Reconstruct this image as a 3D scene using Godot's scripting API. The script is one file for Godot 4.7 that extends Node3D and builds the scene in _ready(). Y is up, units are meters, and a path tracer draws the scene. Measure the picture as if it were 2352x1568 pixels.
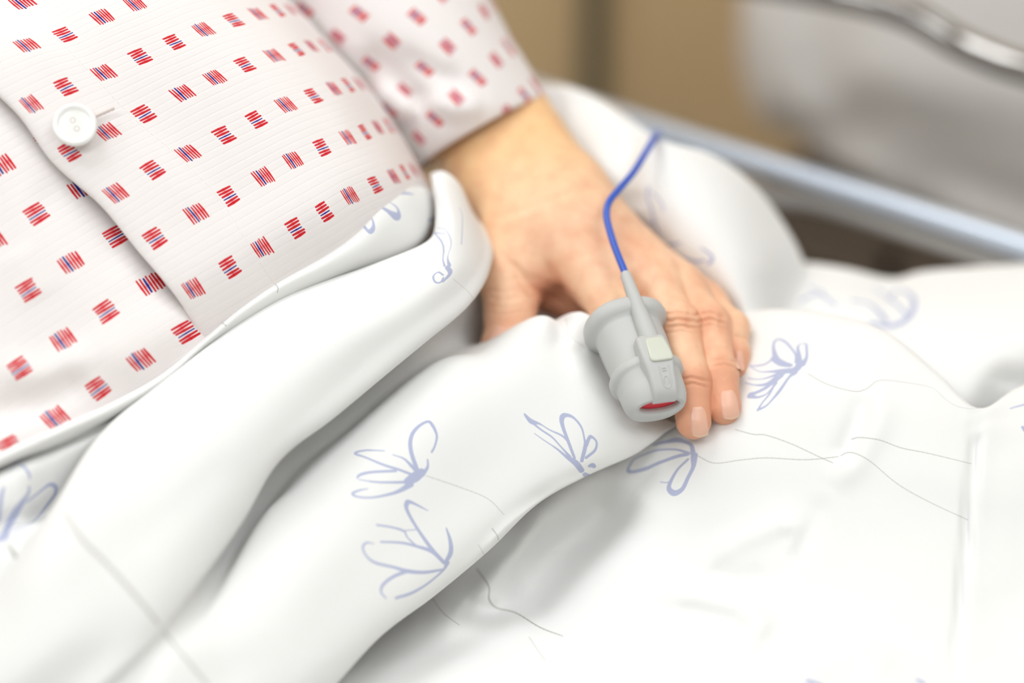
extends Node3D

# ---------------------------------------------------------------- camera model
# Measurements were read off the photograph as (x pixel, y pixel, centimetres beyond the plane of focus);
# pt() turns one into a point of the room.
const FOCUS := 0.80
const FPX := 4480.0
var cam_at := Vector3(0.0, 1.25, 0.75)
var pitch := deg_to_rad(30.0)
var c_right := Vector3(1, 0, 0)
var c_up: Vector3
var c_fwd: Vector3
var noise := FastNoiseLite.new()
var rng := RandomNumberGenerator.new()
var mats := {}

func pt(x: float, y: float, d: float) -> Vector3:
	var depth := FOCUS + d * 0.01
	return cam_at + depth * (c_fwd + c_right * ((x - 1176.0) / FPX) - c_up * ((y - 784.0) / FPX))

func px_of(p: Vector3) -> Vector3:
	var r := p - cam_at
	var depth := r.dot(c_fwd)
	return Vector3(1176.0 + r.dot(c_right) / depth * FPX, 784.0 - r.dot(c_up) / depth * FPX, depth)

# ---------------------------------------------------------------- helpers
func tag(o: Node, label := "", category := "", group := "", kind := "") -> Node:
	if label: o.set_meta("label", label)
	if category: o.set_meta("category", category)
	if group: o.set_meta("group", group)
	if kind: o.set_meta("kind", kind)
	return o

func base(called: String, where: Vector3) -> Node3D:
	var o := Node3D.new()
	o.name = called
	add_child(o, true)
	o.position = where
	return o

func put(called: String, mesh: Mesh, material: Material, parent: Node3D = null) -> MeshInstance3D:
	var o := MeshInstance3D.new()
	o.name = called
	o.mesh = mesh
	o.material_override = material
	if parent == null:
		add_child(o, true)
	else:
		parent.add_child(o, true)
		var up := Vector3.ZERO          # meshes are written in room coordinates
		var n: Node = parent
		while n is Node3D and n != self:
			up += n.position
			n = n.get_parent()
		o.position = -up
	return o

func mat(color: Color, rough := 0.8, metal := 0.0) -> StandardMaterial3D:
	var m := StandardMaterial3D.new()
	m.albedo_color = color
	m.roughness = rough
	m.metallic = metal
	return m

func rgb(r: float, g: float, b: float) -> Color:
	return Color(r / 255.0, g / 255.0, b / 255.0)

func arr_mesh(v: PackedVector3Array, n: PackedVector3Array, idx: PackedInt32Array, uv := PackedVector2Array(), col := PackedColorArray()) -> ArrayMesh:
	var turned := 0.0          # front faces run clockwise about their normals
	for t in range(0, idx.size(), 3):
		turned += (v[idx[t + 2]] - v[idx[t]]).cross(v[idx[t + 1]] - v[idx[t]]).dot(n[idx[t]])
	if turned < 0.0:
		for t in range(0, idx.size(), 3):
			var x := idx[t]
			idx[t] = idx[t + 1]
			idx[t + 1] = x
	var a := []
	a.resize(Mesh.ARRAY_MAX)
	a[Mesh.ARRAY_VERTEX] = v
	a[Mesh.ARRAY_NORMAL] = n
	a[Mesh.ARRAY_INDEX] = idx
	if uv.size(): a[Mesh.ARRAY_TEX_UV] = uv
	if col.size(): a[Mesh.ARRAY_COLOR] = col
	var m := ArrayMesh.new()
	m.add_surface_from_arrays(Mesh.PRIMITIVE_TRIANGLES, a)
	return m

func tri_normals(v: PackedVector3Array, idx: PackedInt32Array) -> PackedVector3Array:
	var n := PackedVector3Array()
	n.resize(v.size())
	for t in range(0, idx.size(), 3):
		var a := idx[t]
		var b := idx[t + 1]
		var c := idx[t + 2]
		var f := (v[c] - v[a]).cross(v[b] - v[a])
		n[a] += f
		n[b] += f
		n[c] += f
	for i in n.size():
		n[i] = n[i].normalized()
	return n

func cr(a: Vector3, b: Vector3, c: Vector3, d: Vector3, t: float) -> Vector3:
	var t2 := t * t
	var t3 := t2 * t
	return 0.5 * ((2.0 * b) + (c - a) * t + (2.0 * a - 5.0 * b + 4.0 * c - d) * t2 + (3.0 * b - a - 3.0 * c + d) * t3)

func spline(p: PackedVector3Array, s: float) -> Vector3:
	# s from 0 to size - 1, uniform Catmull-Rom
	var last := p.size() - 1
	var i := clampi(int(floor(s)), 0, last - 1)
	var t := s - i
	var b := p[i]
	var c := p[i + 1]
	var a := p[i - 1] if i > 0 else 2.0 * b - c
	var d := p[i + 2] if i + 2 <= last else 2.0 * c - b
	return cr(a, b, c, d, t)

func pts(list: Array) -> PackedVector3Array:
	var r := PackedVector3Array()
	for e in list:
		r.append(pt(e[0], e[1], e[2]))
	return r

func even(p: PackedVector3Array, n: int) -> PackedVector3Array:
	# n + 1 points, evenly spread along the spline through p
	var fine := PackedVector3Array()
	var cum := PackedFloat32Array()
	var m := (p.size() - 1) * 12
	for i in m + 1:
		fine.append(spline(p, float(i) / 12.0))
		cum.append(0.0 if i == 0 else cum[i - 1] + fine[i].distance_to(fine[i - 1]))
	var r := PackedVector3Array()
	var k := 0
	for i in n + 1:
		var want := cum[m] * i / n
		while k < m - 1 and cum[k + 1] < want:
			k += 1
		var seg := maxf(cum[k + 1] - cum[k], 1e-9)
		r.append(fine[k].lerp(fine[k + 1], clampf((want - cum[k]) / seg, 0.0, 1.0)))
	return r

# A woven sheet: a grid of points through rows of measured points.
class Sheet:
	var nu := 0
	var nv := 0
	var v := PackedVector3Array()
	var uv := PackedVector2Array()       # metres along the cloth, or pattern units
	var uv_lo := Vector2.ZERO
	var uv_hi := Vector2.ONE
	var pix := PackedVector3Array()
	var buckets := {}
	var image: Image
	var scale := 1.0

func loft(rows: Array, nu: int, per: int, u_values: Array = [], v_values: Array = []) -> Sheet:
	var s := Sheet.new()
	var lines: Array[PackedVector3Array] = []
	var exact := u_values.size() > 0
	for r in rows:
		var p: PackedVector3Array = r if r is PackedVector3Array else pts(r)
		if exact:
			var q := PackedVector3Array()
			for i in nu + 1:
				q.append(spline(p, float(i) * (p.size() - 1) / nu))
			lines.append(q)
		else:
			lines.append(even(p, nu))
	s.nu = nu
	s.nv = (lines.size() - 1) * per
	var w := nu + 1
	s.v.resize(w * (s.nv + 1))
	var col := PackedVector3Array()
	col.resize(lines.size())
	for i in w:
		for k in lines.size():
			col[k] = lines[k][i]
		for j in s.nv + 1:
			s.v[j * w + i] = spline(col, float(j) / per)
	s.uv.resize(s.v.size())
	if exact:
		for j in s.nv + 1:
			var fj := float(j) / per
			var j0 := mini(int(fj), v_values.size() - 2)
			var vv: float = lerpf(v_values[j0], v_values[j0 + 1], fj - j0)
			for i in w:
				var fi := float(i) * (u_values.size() - 1) / nu
				var i0 := mini(int(fi), u_values.size() - 2)
				s.uv[j * w + i] = Vector2(lerpf(u_values[i0], u_values[i0 + 1], fi - i0), vv)
	else:
		var cu := PackedFloat32Array([0.0])
		for i in range(1, w):
			var t := 0.0
			for j in range(0, s.nv + 1, 4):
				t += s.v[j * w + i].distance_to(s.v[j * w + i - 1])
			cu.append(cu[i - 1] + t / (s.nv / 4 + 1))
		var cv := PackedFloat32Array([0.0])
		for j in range(1, s.nv + 1):
			var t := 0.0
			for i in range(0, w, 4):
				t += s.v[j * w + i].distance_to(s.v[(j - 1) * w + i])
			cv.append(cv[j - 1] + t / (nu / 4 + 1))
		for j in s.nv + 1:
			for i in w:
				s.uv[j * w + i] = Vector2(cu[i], cv[j])
	s.uv_lo = s.uv[0]
	s.uv_hi = s.uv[s.v.size() - 1]
	return s

func sheet_normals(s: Sheet) -> PackedVector3Array:
	var w := s.nu + 1
	var n := PackedVector3Array()
	n.resize(s.v.size())
	for j in s.nv + 1:
		for i in w:
			var du := s.v[j * w + mini(i + 1, s.nu)] - s.v[j * w + maxi(i - 1, 0)]
			var dv := s.v[mini(j + 1, s.nv) * w + i] - s.v[maxi(j - 1, 0) * w + i]
			n[j * w + i] = du.cross(dv).normalized()
	return n

func crumple(s: Sheet, amp_mm: float, size_m: float, seed_at := 0.0) -> void:
	# soft creases of slept-in cloth
	var n := sheet_normals(s)
	for i in s.v.size():
		var p := s.v[i] / size_m
		var h := noise.get_noise_3d(p.x * 100.0 + seed_at, p.y * 100.0, p.z * 100.0)
		s.v[i] += n[i] * h * amp_mm * 0.001

func seg_dist(p: Vector2, a: Vector2, b: Vector2) -> Vector2:
	var ab := b - a
	var t := clampf((p - a).dot(ab) / maxf(ab.length_squared(), 1e-9), 0.0, 1.0)
	return Vector2(p.distance_to(a + ab * t), t)

func ridges(s: Sheet, list: Array) -> void:
	# each: [[x, y], ...] measured line of a crease, height in cm towards the viewer, half width in pixels
	for r in list:
		var line: Array = r[0]
		var amp: float = r[1] * 0.01
		var wide: float = r[2]
		for i in s.v.size():
			var q := px_of(s.v[i])
			var best := 1e9
			var at := 0.0
			for k in line.size() - 1:
				var d := seg_dist(Vector2(q.x, q.y), Vector2(line[k][0], line[k][1]), Vector2(line[k + 1][0], line[k + 1][1]))
				if d.x < best:
					best = d.x
					at = (k + d.y) / (line.size() - 1)
			if best < wide * 3.0:
				var ends := clampf(minf(at, 1.0 - at) * 5.0, 0.25, 1.0)
				s.v[i] += (cam_at - s.v[i]).normalized() * amp * ends * exp(-(best / wide) * (best / wide))

func sheet_mesh(s: Sheet, scale_uv := true, thick := 0.0) -> ArrayMesh:
	var w := s.nu + 1
	var n := sheet_normals(s)
	var mid := (s.nv / 2) * w + s.nu / 2
	var flip := n[mid].dot(cam_at - s.v[mid]) < 0.0
	var idx := PackedInt32Array()
	if flip:
		for i in n.size():
			n[i] = -n[i]
	for j in s.nv:
		for i in s.nu:
			var a := j * w + i
			var b := a + 1
			var c := a + w
			var d := c + 1
			if flip:
				idx.append_array(PackedInt32Array([a, b, c, b, d, c]))
			else:
				idx.append_array(PackedInt32Array([a, c, b, b, c, d]))
	var uv := s.uv
	if scale_uv:
		uv = PackedVector2Array()
		uv.resize(s.uv.size())
		for i in uv.size():
			uv[i] = (s.uv[i] - s.uv_lo) / (s.uv_hi - s.uv_lo)
	return arr_mesh(s.v, n, idx, uv)

# ---- printing on cloth: a texture laid out in the cloth's own metres
func start_print(s: Sheet, texels_per_metre: float, ground: Color) -> void:
	var size := s.uv_hi - s.uv_lo
	s.scale = minf(texels_per_metre, 2040.0 / maxf(size.x, size.y))
	s.image = Image.create_empty(maxi(16, int(size.x * s.scale)), maxi(16, int(size.y * s.scale)), false, Image.FORMAT_RGB8)
	s.image.fill(ground)
	s.pix.resize(s.v.size())
	for i in s.v.size():
		s.pix[i] = px_of(s.v[i])
	var w := s.nu + 1
	for j in s.nv:
		for i in s.nu:
			var a := j * w + i
			var lo := Vector2(1e9, 1e9)
			var hi := -lo
			for k in [a, a + 1, a + w, a + w + 1]:
				lo = lo.min(Vector2(s.pix[k].x, s.pix[k].y))
				hi = hi.max(Vector2(s.pix[k].x, s.pix[k].y))
			for by in range(int(floor(lo.y / 24.0)), int(floor(hi.y / 24.0)) + 1):
				for bx in range(int(floor(lo.x / 24.0)), int(floor(hi.x / 24.0)) + 1):
					var key := by * 1000 + bx
					if not s.buckets.has(key):
						s.buckets[key] = PackedInt32Array()
					s.buckets[key].append(a)

func bary(p: Vector2, a: Vector2, b: Vector2, c: Vector2) -> Vector3:
	var d := (b - a).cross(c - a)
	if absf(d) < 1e-9:
		return Vector3(-1, 0, 0)
	var y := (p - a).cross(c - a) / d
	var z := (b - a).cross(p - a) / d
	return Vector3(1.0 - y - z, y, z)

func on_cloth(s: Sheet, p: Vector2) -> Vector3:
	# where a measured point lies on the cloth: (u, v, depth), depth -1 if it misses
	var key := int(floor(p.y / 24.0)) * 1000 + int(floor(p.x / 24.0))
	var best := Vector3(0, 0, -1)
	if not s.buckets.has(key):
		return best
	var w := s.nu + 1
	for a in s.buckets[key]:
		for half in 2:
			var k := [a, a + 1, a + w] if half == 0 else [a + 1, a + w + 1, a + w]
			var A := s.pix[k[0]]
			var B := s.pix[k[1]]
			var C := s.pix[k[2]]
			var q := bary(p, Vector2(A.x, A.y), Vector2(B.x, B.y), Vector2(C.x, C.y))
			if q.x < -0.001 or q.y < -0.001 or q.z < -0.001:
				continue
			var z := A.z * q.x + B.z * q.y + C.z * q.z
			if best.z < 0.0 or z < best.z:
				var t := s.uv[k[0]] * q.x + s.uv[k[1]] * q.y + s.uv[k[2]] * q.z
				best = Vector3(t.x, t.y, z)
	return best

func dab(im: Image, a: Vector2, b: Vector2, ra: float, rb: float, color: Color, share := 1.0) -> void:
	var r := maxf(ra, rb) + 1.5
	var x0 := maxi(0, int(minf(a.x, b.x) - r))
	var x1 := mini(im.get_width() - 1, int(maxf(a.x, b.x) + r))
	var y0 := maxi(0, int(minf(a.y, b.y) - r))
	var y1 := mini(im.get_height() - 1, int(maxf(a.y, b.y) + r))
	for y in range(y0, y1 + 1):
		for x in range(x0, x1 + 1):
			var d := seg_dist(Vector2(x + 0.5, y + 0.5), a, b)
			var k := clampf(lerpf(ra, rb, d.y) - d.x + 0.5, 0.0, 1.0) * share
			if k > 0.0:
				var old := im.get_pixel(x, y)
				var now := old.lerp(color, k)
				im.set_pixel(x, y, Color(minf(old.r, now.r), minf(old.g, now.g), minf(old.b, now.b)))

func stroke(s: Sheet, list: Array, color: Color, share := 1.0) -> void:
	# list: [x, y, width] measured in pixels along one brush stroke
	var p := PackedVector3Array()
	for e in list:
		p.append(Vector3(e[0], e[1], e[2]))
	var steps := (p.size() - 1) * 6
	var was := Vector2.ZERO
	var was_r := 0.0
	var have := false
	for i in steps + 1:
		var q := spline(p, i / 6.0)
		var c := on_cloth(s, Vector2(q.x, q.y))
		if c.z < 0.0:
			have = false
			continue
		var at := (Vector2(c.x, c.y) - s.uv_lo) * s.scale
		var r := maxf(q.z * (1.25 if q.z > 2.6 else 1.0), 1.0) * 0.5 * c.z / FPX * s.scale
		if have and was.distance_to(at) < 60.0:
			dab(s.image, was, at, was_r, r, color, share)
		was = at
		was_r = r
		have = true

func cloth_mat(s: Sheet, rough := 0.85) -> StandardMaterial3D:
	var m := mat(Color.WHITE, rough)
	m.albedo_texture = ImageTexture.create_from_image(s.image)
	m.texture_repeat = false
	m.metallic_specular = 0.25
	return m

# ---- swept and lathed solids
func tube(path: PackedVector3Array, radii: PackedFloat32Array, sides := 16, caps := true) -> ArrayMesh:
	var v := PackedVector3Array()
	var n := PackedVector3Array()
	var idx := PackedInt32Array()
	var m := path.size()
	var side := Vector3.ZERO
	for i in m:
		var t := (path[mini(i + 1, m - 1)] - path[maxi(i - 1, 0)]).normalized()
		if i == 0:
			side = t.cross(Vector3(0.3, 1, 0.2)).normalized()
		side = (side - t * side.dot(t)).normalized()
		var other := t.cross(side)
		for k in sides:
			var a := TAU * k / sides
			var o := side * cos(a) + other * sin(a)
			v.append(path[i] + o * radii[i])
			n.append(o)
	for i in m - 1:
		for k in sides:
			var a := i * sides + k
			var b := i * sides + (k + 1) % sides
			var c := a + sides
			var d := b + sides
			idx.append_array(PackedInt32Array([a, b, c, b, d, c]))
	if caps:
		for e in 2:
			var at := 0 if e == 0 else m - 1
			var t := (path[1] - path[0]).normalized() * -1.0 if e == 0 else (path[m - 1] - path[m - 2]).normalized()
			var first := v.size()
			v.append(path[at] + t * radii[at] * 0.35)
			n.append(t)
			for k in sides:
				var a := first
				var b := at * sides + k
				var c := at * sides + (k + 1) % sides
				idx.append_array(PackedInt32Array([a, c, b]) if e == 0 else PackedInt32Array([a, b, c]))
	return arr_mesh(v, n, idx)

func rings(list: Array, close_first := false, close_last := false) -> ArrayMesh:
	# list of closed rings (PackedVector3Array of one size); smooth shaded skin over them
	var sides: int = list[0].size()
	var v := PackedVector3Array()
	var idx := PackedInt32Array()
	for r in list:
		v.append_array(r)
	for i in list.size() - 1:
		for k in sides:
			var a := i * sides + k
			var b := i * sides + (k + 1) % sides
			idx.append_array(PackedInt32Array([a, b, a + sides, b, b + sides, a + sides]))
	for e in 2:
		if (e == 0 and close_first) or (e == 1 and close_last):
			var r: PackedVector3Array = list[0] if e == 0 else list[list.size() - 1]
			var mid := Vector3.ZERO
			for q in r:
				mid += q / sides
			var at := v.size()
			v.append(mid)
			var first := 0 if e == 0 else (list.size() - 1) * sides
			for k in sides:
				var b := first + k
				var c := first + (k + 1) % sides
				idx.append_array(PackedInt32Array([at, c, b]) if e == 0 else PackedInt32Array([at, b, c]))
	# outward: flip all if the volume is negative
	var vol := 0.0
	var hub := Vector3.ZERO
	for q in v:
		hub += q / v.size()
	for t in range(0, idx.size(), 3):
		vol += (v[idx[t]] - hub).dot((v[idx[t + 2]] - hub).cross(v[idx[t + 1]] - hub))
	if vol < 0.0:
		for t in range(0, idx.size(), 3):
			var x := idx[t]
			idx[t] = idx[t + 1]
			idx[t + 1] = x
	return arr_mesh(v, tri_normals(v, idx), idx)

func slab(center: Vector3, size: Vector3, yaw := 0.0, bevel := 0.004) -> ArrayMesh:
	# a box with chamfered edges
	var b := minf(bevel, minf(size.x, minf(size.y, size.z)) * 0.45)
	var st := SurfaceTool.new()
	st.begin(Mesh.PRIMITIVE_TRIANGLES)
	var h := size / 2.0
	var q := Basis(Vector3.UP, yaw)
	var list: Array = []
	for lev in [[-h.y, b], [-h.y + b, 0.0], [h.y - b, 0.0], [h.y, b]]:
		var x: float = h.x - lev[1]
		var z: float = h.z - lev[1]
		var c := b
		var r: Array[Vector3] = []
		for p in [[x - c, z], [x, z - c], [x, -z + c], [x - c, -z], [-x + c, -z], [-x, -z + c], [-x, z - c], [-x + c, z]]:
			r.append(center + q * Vector3(p[0], lev[0], p[1]))
		list.append(r)
	st.set_smooth_group(-1)
	for i in 3:
		for k in 8:
			var a: Vector3 = list[i][k]
			var e: Vector3 = list[i][(k + 1) % 8]
			var c2: Vector3 = list[i + 1][k]
			var d: Vector3 = list[i + 1][(k + 1) % 8]
			for p in [a, e, c2, e, d, c2]:
				st.add_vertex(p)
	for k in range(1, 7):
		for p in [list[0][0], list[0][k + 1], list[0][k]]:
			st.add_vertex(p)
		for p in [list[3][0], list[3][k], list[3][k + 1]]:
			st.add_vertex(p)
	st.generate_normals()
	var mesh := st.commit()
	# flat normals must look outwards
	var arrays := mesh.surface_get_arrays(0)
	var v: PackedVector3Array = arrays[Mesh.ARRAY_VERTEX]
	var n: PackedVector3Array = arrays[Mesh.ARRAY_NORMAL]
	if n[0].dot(v[0] - center) < 0.0:
		var idx := PackedInt32Array()
		for t in range(0, v.size(), 3):
			idx.append_array(PackedInt32Array([t, t + 2, t + 1]))
		for i in n.size():
			n[i] = -n[i]
		return arr_mesh(v, n, idx)
	return mesh

# ---------------------------------------------------------------- skin: a smooth field round a skeleton
var b_a := PackedVector3Array()
var b_ab := PackedVector3Array()
var b_inv := PackedFloat32Array()
var b_ra := PackedFloat32Array()
var b_rb := PackedFloat32Array()
var b_g := PackedInt32Array()

func bone(g: int, a: Vector3, b: Vector3, ra: float, rb: float) -> void:
	b_a.append(a)
	b_ab.append(b - a)
	b_inv.append(1.0 / maxf((b - a).length_squared(), 1e-9))
	b_ra.append(ra * 0.001)
	b_rb.append(rb * 0.001)
	b_g.append(g)

func field(p: Vector3, use: PackedInt32Array) -> float:
	var palm := 1e3
	var fingers := 1e3
	var one := 1e3
	var group := -1
	for i in use:
		var pa := p - b_a[i]
		var ab := b_ab[i]
		var t := clampf(pa.dot(ab) * b_inv[i], 0.0, 1.0)
		var d := (pa - ab * t).length() - (b_ra[i] + (b_rb[i] - b_ra[i]) * t)
		var g := b_g[i]
		if g == 0:
			var h := maxf(0.013 - absf(palm - d), 0.0)
			palm = minf(palm, d) - h * h * 19.2308
		elif g != group:
			var h := maxf(0.0012 - absf(fingers - one), 0.0)
			fingers = minf(fingers, one) - h * h * 208.33
			one = d
			group = g
		else:
			var h := maxf(0.004 - absf(one - d), 0.0)
			one = minf(one, d) - h * h * 62.5
	var h2 := maxf(0.0012 - absf(fingers - one), 0.0)
	fingers = minf(fingers, one) - h2 * h2 * 208.33
	h2 = maxf(0.009 - absf(palm - fingers), 0.0)
	return minf(palm, fingers) - h2 * h2 * 27.78

func near_bones(c: Vector3, reach: float, from: PackedInt32Array) -> PackedInt32Array:
	var r := PackedInt32Array()
	for i in from:
		var pa := c - b_a[i]
		var t := clampf(pa.dot(b_ab[i]) * b_inv[i], 0.0, 1.0)
		if (pa - b_ab[i] * t).length() - lerpf(b_ra[i], b_rb[i], t) < reach:
			r.append(i)
	return r

# surface nets over blocks that the surface crosses
var net_v := PackedVector3Array()
var net_n := PackedVector3Array()
var net_i := PackedInt32Array()

func nets(lo: Vector3, hi: Vector3, cell: float) -> void:
	var all := PackedInt32Array(range(b_a.size()))
	const N := 6
	var block := cell * N
	var bx := int(ceil((hi.x - lo.x) / block))
	var by := int(ceil((hi.y - lo.y) / block))
	var bz := int(ceil((hi.z - lo.z) / block))
	var ids := {}          # cell key -> vertex
	var crossings: Array[PackedInt32Array] = []
	var half := block * 0.5 * 1.7321
	var sx := bx * N + 2
	var sy := by * N + 2
	var W := N + 1
	var val := PackedFloat32Array()
	val.resize((N + 1) * (N + 1) * (N + 1))
	for kz in bz:
		for ky in by:
			for kx in bx:
				var o := lo + Vector3(kx, ky, kz) * block
				var mid := o + Vector3.ONE * block * 0.5
				var use := near_bones(mid, half + 0.034, all)
				if use.is_empty():
					continue
				var dm := field(mid, use)
				if absf(dm) > half + 0.008:
					continue
				var neg := 0
				var q := 0
				for z in W:
					for y in W:
						for x in W:
							var d := field(o + Vector3(x, y, z) * cell, use)
							val[q] = d
							if d < 0.0: neg += 1
							q += 1
				if neg == 0 or neg == val.size():
					continue
				for z in N:
					for y in N:
						for x in N:
							var at := x + y * W + z * W * W
							var c := [val[at], val[at + 1], val[at + W], val[at + W + 1], val[at + W * W], val[at + W * W + 1], val[at + W * W + W], val[at + W * W + W + 1]]
							var m := 0
							for e in 8:
								if c[e] < 0.0: m |= 1 << e
							if m == 0 or m == 255:
								continue
							var sum := Vector3.ZERO
							var cnt := 0
							for e in 8:
								for ax in 3:
									var f := e | (1 << ax)
									if f == e:
										continue
									if (c[e] < 0.0) != (c[f] < 0.0):
										var t: float = c[e] / (c[e] - c[f])
										var pe := Vector3(e & 1, (e >> 1) & 1, (e >> 2) & 1)
										pe[ax] += t
										sum += pe
										cnt += 1
							var gx := kx * N + x
							var gy := ky * N + y
							var gz := kz * N + z
							var p := o + (Vector3(x, y, z) + sum / cnt) * cell
							ids[gx + gy * sx + gz * sx * sy] = net_v.size()
							net_v.append(p)
							var g := Vector3(
								field(p + Vector3(0.0008, 0, 0), use) - field(p - Vector3(0.0008, 0, 0), use),
								field(p + Vector3(0, 0.0008, 0), use) - field(p - Vector3(0, 0.0008, 0), use),
								field(p + Vector3(0, 0, 0.0008), use) - field(p - Vector3(0, 0, 0.0008), use))
							net_n.append(g.normalized())
							# the three edges that leave corner 0
							for ax in 3:
								var f: float = c[1 << ax]
								if (c[0] < 0.0) != (f < 0.0):
									crossings.append(PackedInt32Array([gx, gy, gz, ax, 1 if c[0] < 0.0 else 0]))
	var step := [1, sx, sx * sy]
	for e in crossings:
		var key := e[0] + e[1] * sx + e[2] * sx * sy
		var u: int = step[(e[3] + 1) % 3]
		var w: int = step[(e[3] + 2) % 3]
		if not (ids.has(key - u) and ids.has(key - w) and ids.has(key - u - w)):
			continue
		var a: int = ids[key]
		var b: int = ids[key - u]
		var c: int = ids[key - u - w]
		var d: int = ids[key - w]
		if e[4] == 1:
			net_i.append_array(PackedInt32Array([a, c, b, a, d, c]))
		else:
			net_i.append_array(PackedInt32Array([a, b, c, a, c, d]))

# ---------------------------------------------------------------- the scene
func _ready() -> void:
	c_fwd = Vector3(0, -sin(pitch), -cos(pitch))
	c_up = Vector3(0, cos(pitch), -sin(pitch))
	rng.seed = 7
	noise.seed = 11
	noise.noise_type = FastNoiseLite.TYPE_SIMPLEX_SMOOTH
	noise.frequency = 0.01
	noise.fractal_octaves = 2
	# camera
	var cam := Camera3D.new()
	cam.name = "camera"
	add_child(cam)
	cam.position = cam_at
	cam.rotation = Vector3(-pitch, 0, 0)
	var att := CameraAttributesPhysical.new()
	att.frustum_focal_length = 70.0
	att.frustum_focus_distance = FOCUS
	att.exposure_aperture = 1.8
	cam.attributes = att
	cam.near = 0.05
	cam.far = 30.0
	cam.fov = rad_to_deg(2.0 * atan(784.0 / FPX))
	# environment
	var we := WorldEnvironment.new()
	we.name = "environment"
	var env := Environment.new()
	env.background_mode = Environment.BG_COLOR
	env.background_color = rgb(235, 238, 242)
	env.background_energy_multiplier = 0.3
	env.tonemap_mode = Environment.TONE_MAPPER_LINEAR
	env.tonemap_exposure = 0.615
	env.sdfgi_enabled = true
	env.ssao_enabled = true
	env.ssil_enabled = true
	we.environment = env
	add_child(we)
	# ceiling lamps: [centre x, centre z, width, depth, energy]
	lamp(-0.9, -0.15, 1.2, 0.9, 2.0, "wide ceiling light panel over the head of the bed")
	lamp(0.9, 0.15, 1.2, 0.9, 0.9, "wide ceiling light panel over the grey cushion")
	lamp(-0.8, 1.5, 1.2, 0.9, 2.2, "wide ceiling light panel in the near corner at the head end")
	lamp(0.9, 1.5, 1.2, 0.9, 0.9, "wide ceiling light panel in the near corner at the foot end")
	room()
	bed()
	background_things()
	duvet()
	person()
	probe()

func lamp(x: float, z: float, w: float, d: float, energy: float, label: String) -> void:
	var o := base("ceiling_lamp", Vector3(x, 2.6, z))
	tag(o, label, "ceiling lamp", "ceiling light panels")
	put("lamp_frame", slab(Vector3(x, 2.585, z), Vector3(w + 0.06, 0.03, d + 0.06)), mat(rgb(235, 235, 232), 0.5), o)
	var glow := mat(Color.WHITE, 0.6)
	glow.emission_enabled = true
	glow.emission = Color(0.965, 0.985, 1.0)
	glow.emission_energy_multiplier = 3.5
	put("lamp_diffuser", slab(Vector3(x, 2.566, z), Vector3(w, 0.008, d), 0.0, 0.002), glow, o)
	var l := AreaLight3D.new()
	l.name = "lamp_light"
	l.area_size = Vector2(w, d)
	l.light_energy = energy
	l.light_color = Color(0.965, 0.985, 1.0)
	l.shadow_enabled = true
	l.area_range = 12.0
	l.area_attenuation = 2.0
	o.add_child(l)
	l.position = Vector3(0, -0.045, 0)
	l.rotation = Vector3(-PI / 2, 0, 0)

func struct(called: String, mesh: Mesh, m: Material, label := "") -> MeshInstance3D:
	var o := put(called, mesh, m)
	tag(o, label, "", "", "structure")
	return o

func room() -> void:
	var beige := mat(rgb(224, 192, 146), 0.85)
	var pale := mat(rgb(232, 230, 224), 0.9)
	struct("floor", slab(Vector3(0, -0.05, 0.7), Vector3(5.2, 0.1, 4.4)), mat(rgb(150, 146, 138), 0.5), "grey vinyl floor of the hospital room")
	struct("ceiling", slab(Vector3(0, 2.65, 0.7), Vector3(5.2, 0.1, 4.4)), pale, "white ceiling of the hospital room")
	struct("wall_back", slab(Vector3(0, 1.3, -1.0), Vector3(5.2, 2.6, 0.1)), beige, "beige wall behind the bed rail")
	struct("wall_front", slab(Vector3(0, 1.3, 2.85), Vector3(5.2, 2.6, 0.1)), pale, "white wall across the room")
	struct("wall_left", slab(Vector3(-2.55, 1.3, 0.95), Vector3(0.1, 2.6, 3.8)), pale, "white wall at the head of the room")
	struct("wall_right", slab(Vector3(2.55, 1.3, 0.95), Vector3(0.1, 2.6, 3.8)), pale, "white wall at the foot of the room")
	var p := px_of(Vector3(0.0, 0.7, -0.94))
	var x := (1370.0 - 1176.0) / FPX * p.z
	struct("trim_1", slab(Vector3(x, 1.3, -0.942), Vector3(0.022, 2.6, 0.016)), mat(rgb(88, 88, 74), 0.6), "dark grey vertical strip on the beige wall")

func along(a: Vector3, b: Vector3, t: float) -> Vector3:
	return a + (b - a) * t

func smooth_tube(list: Array, r_mm: float, per := 8, sides := 14) -> ArrayMesh:
	var p := pts(list) if list[0] is Array else PackedVector3Array(list)
	var path := PackedVector3Array()
	var rad := PackedFloat32Array()
	for i in (p.size() - 1) * per + 1:
		path.append(spline(p, float(i) / per))
		rad.append(r_mm * 0.001)
	return tube(path, rad, sides)

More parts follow.
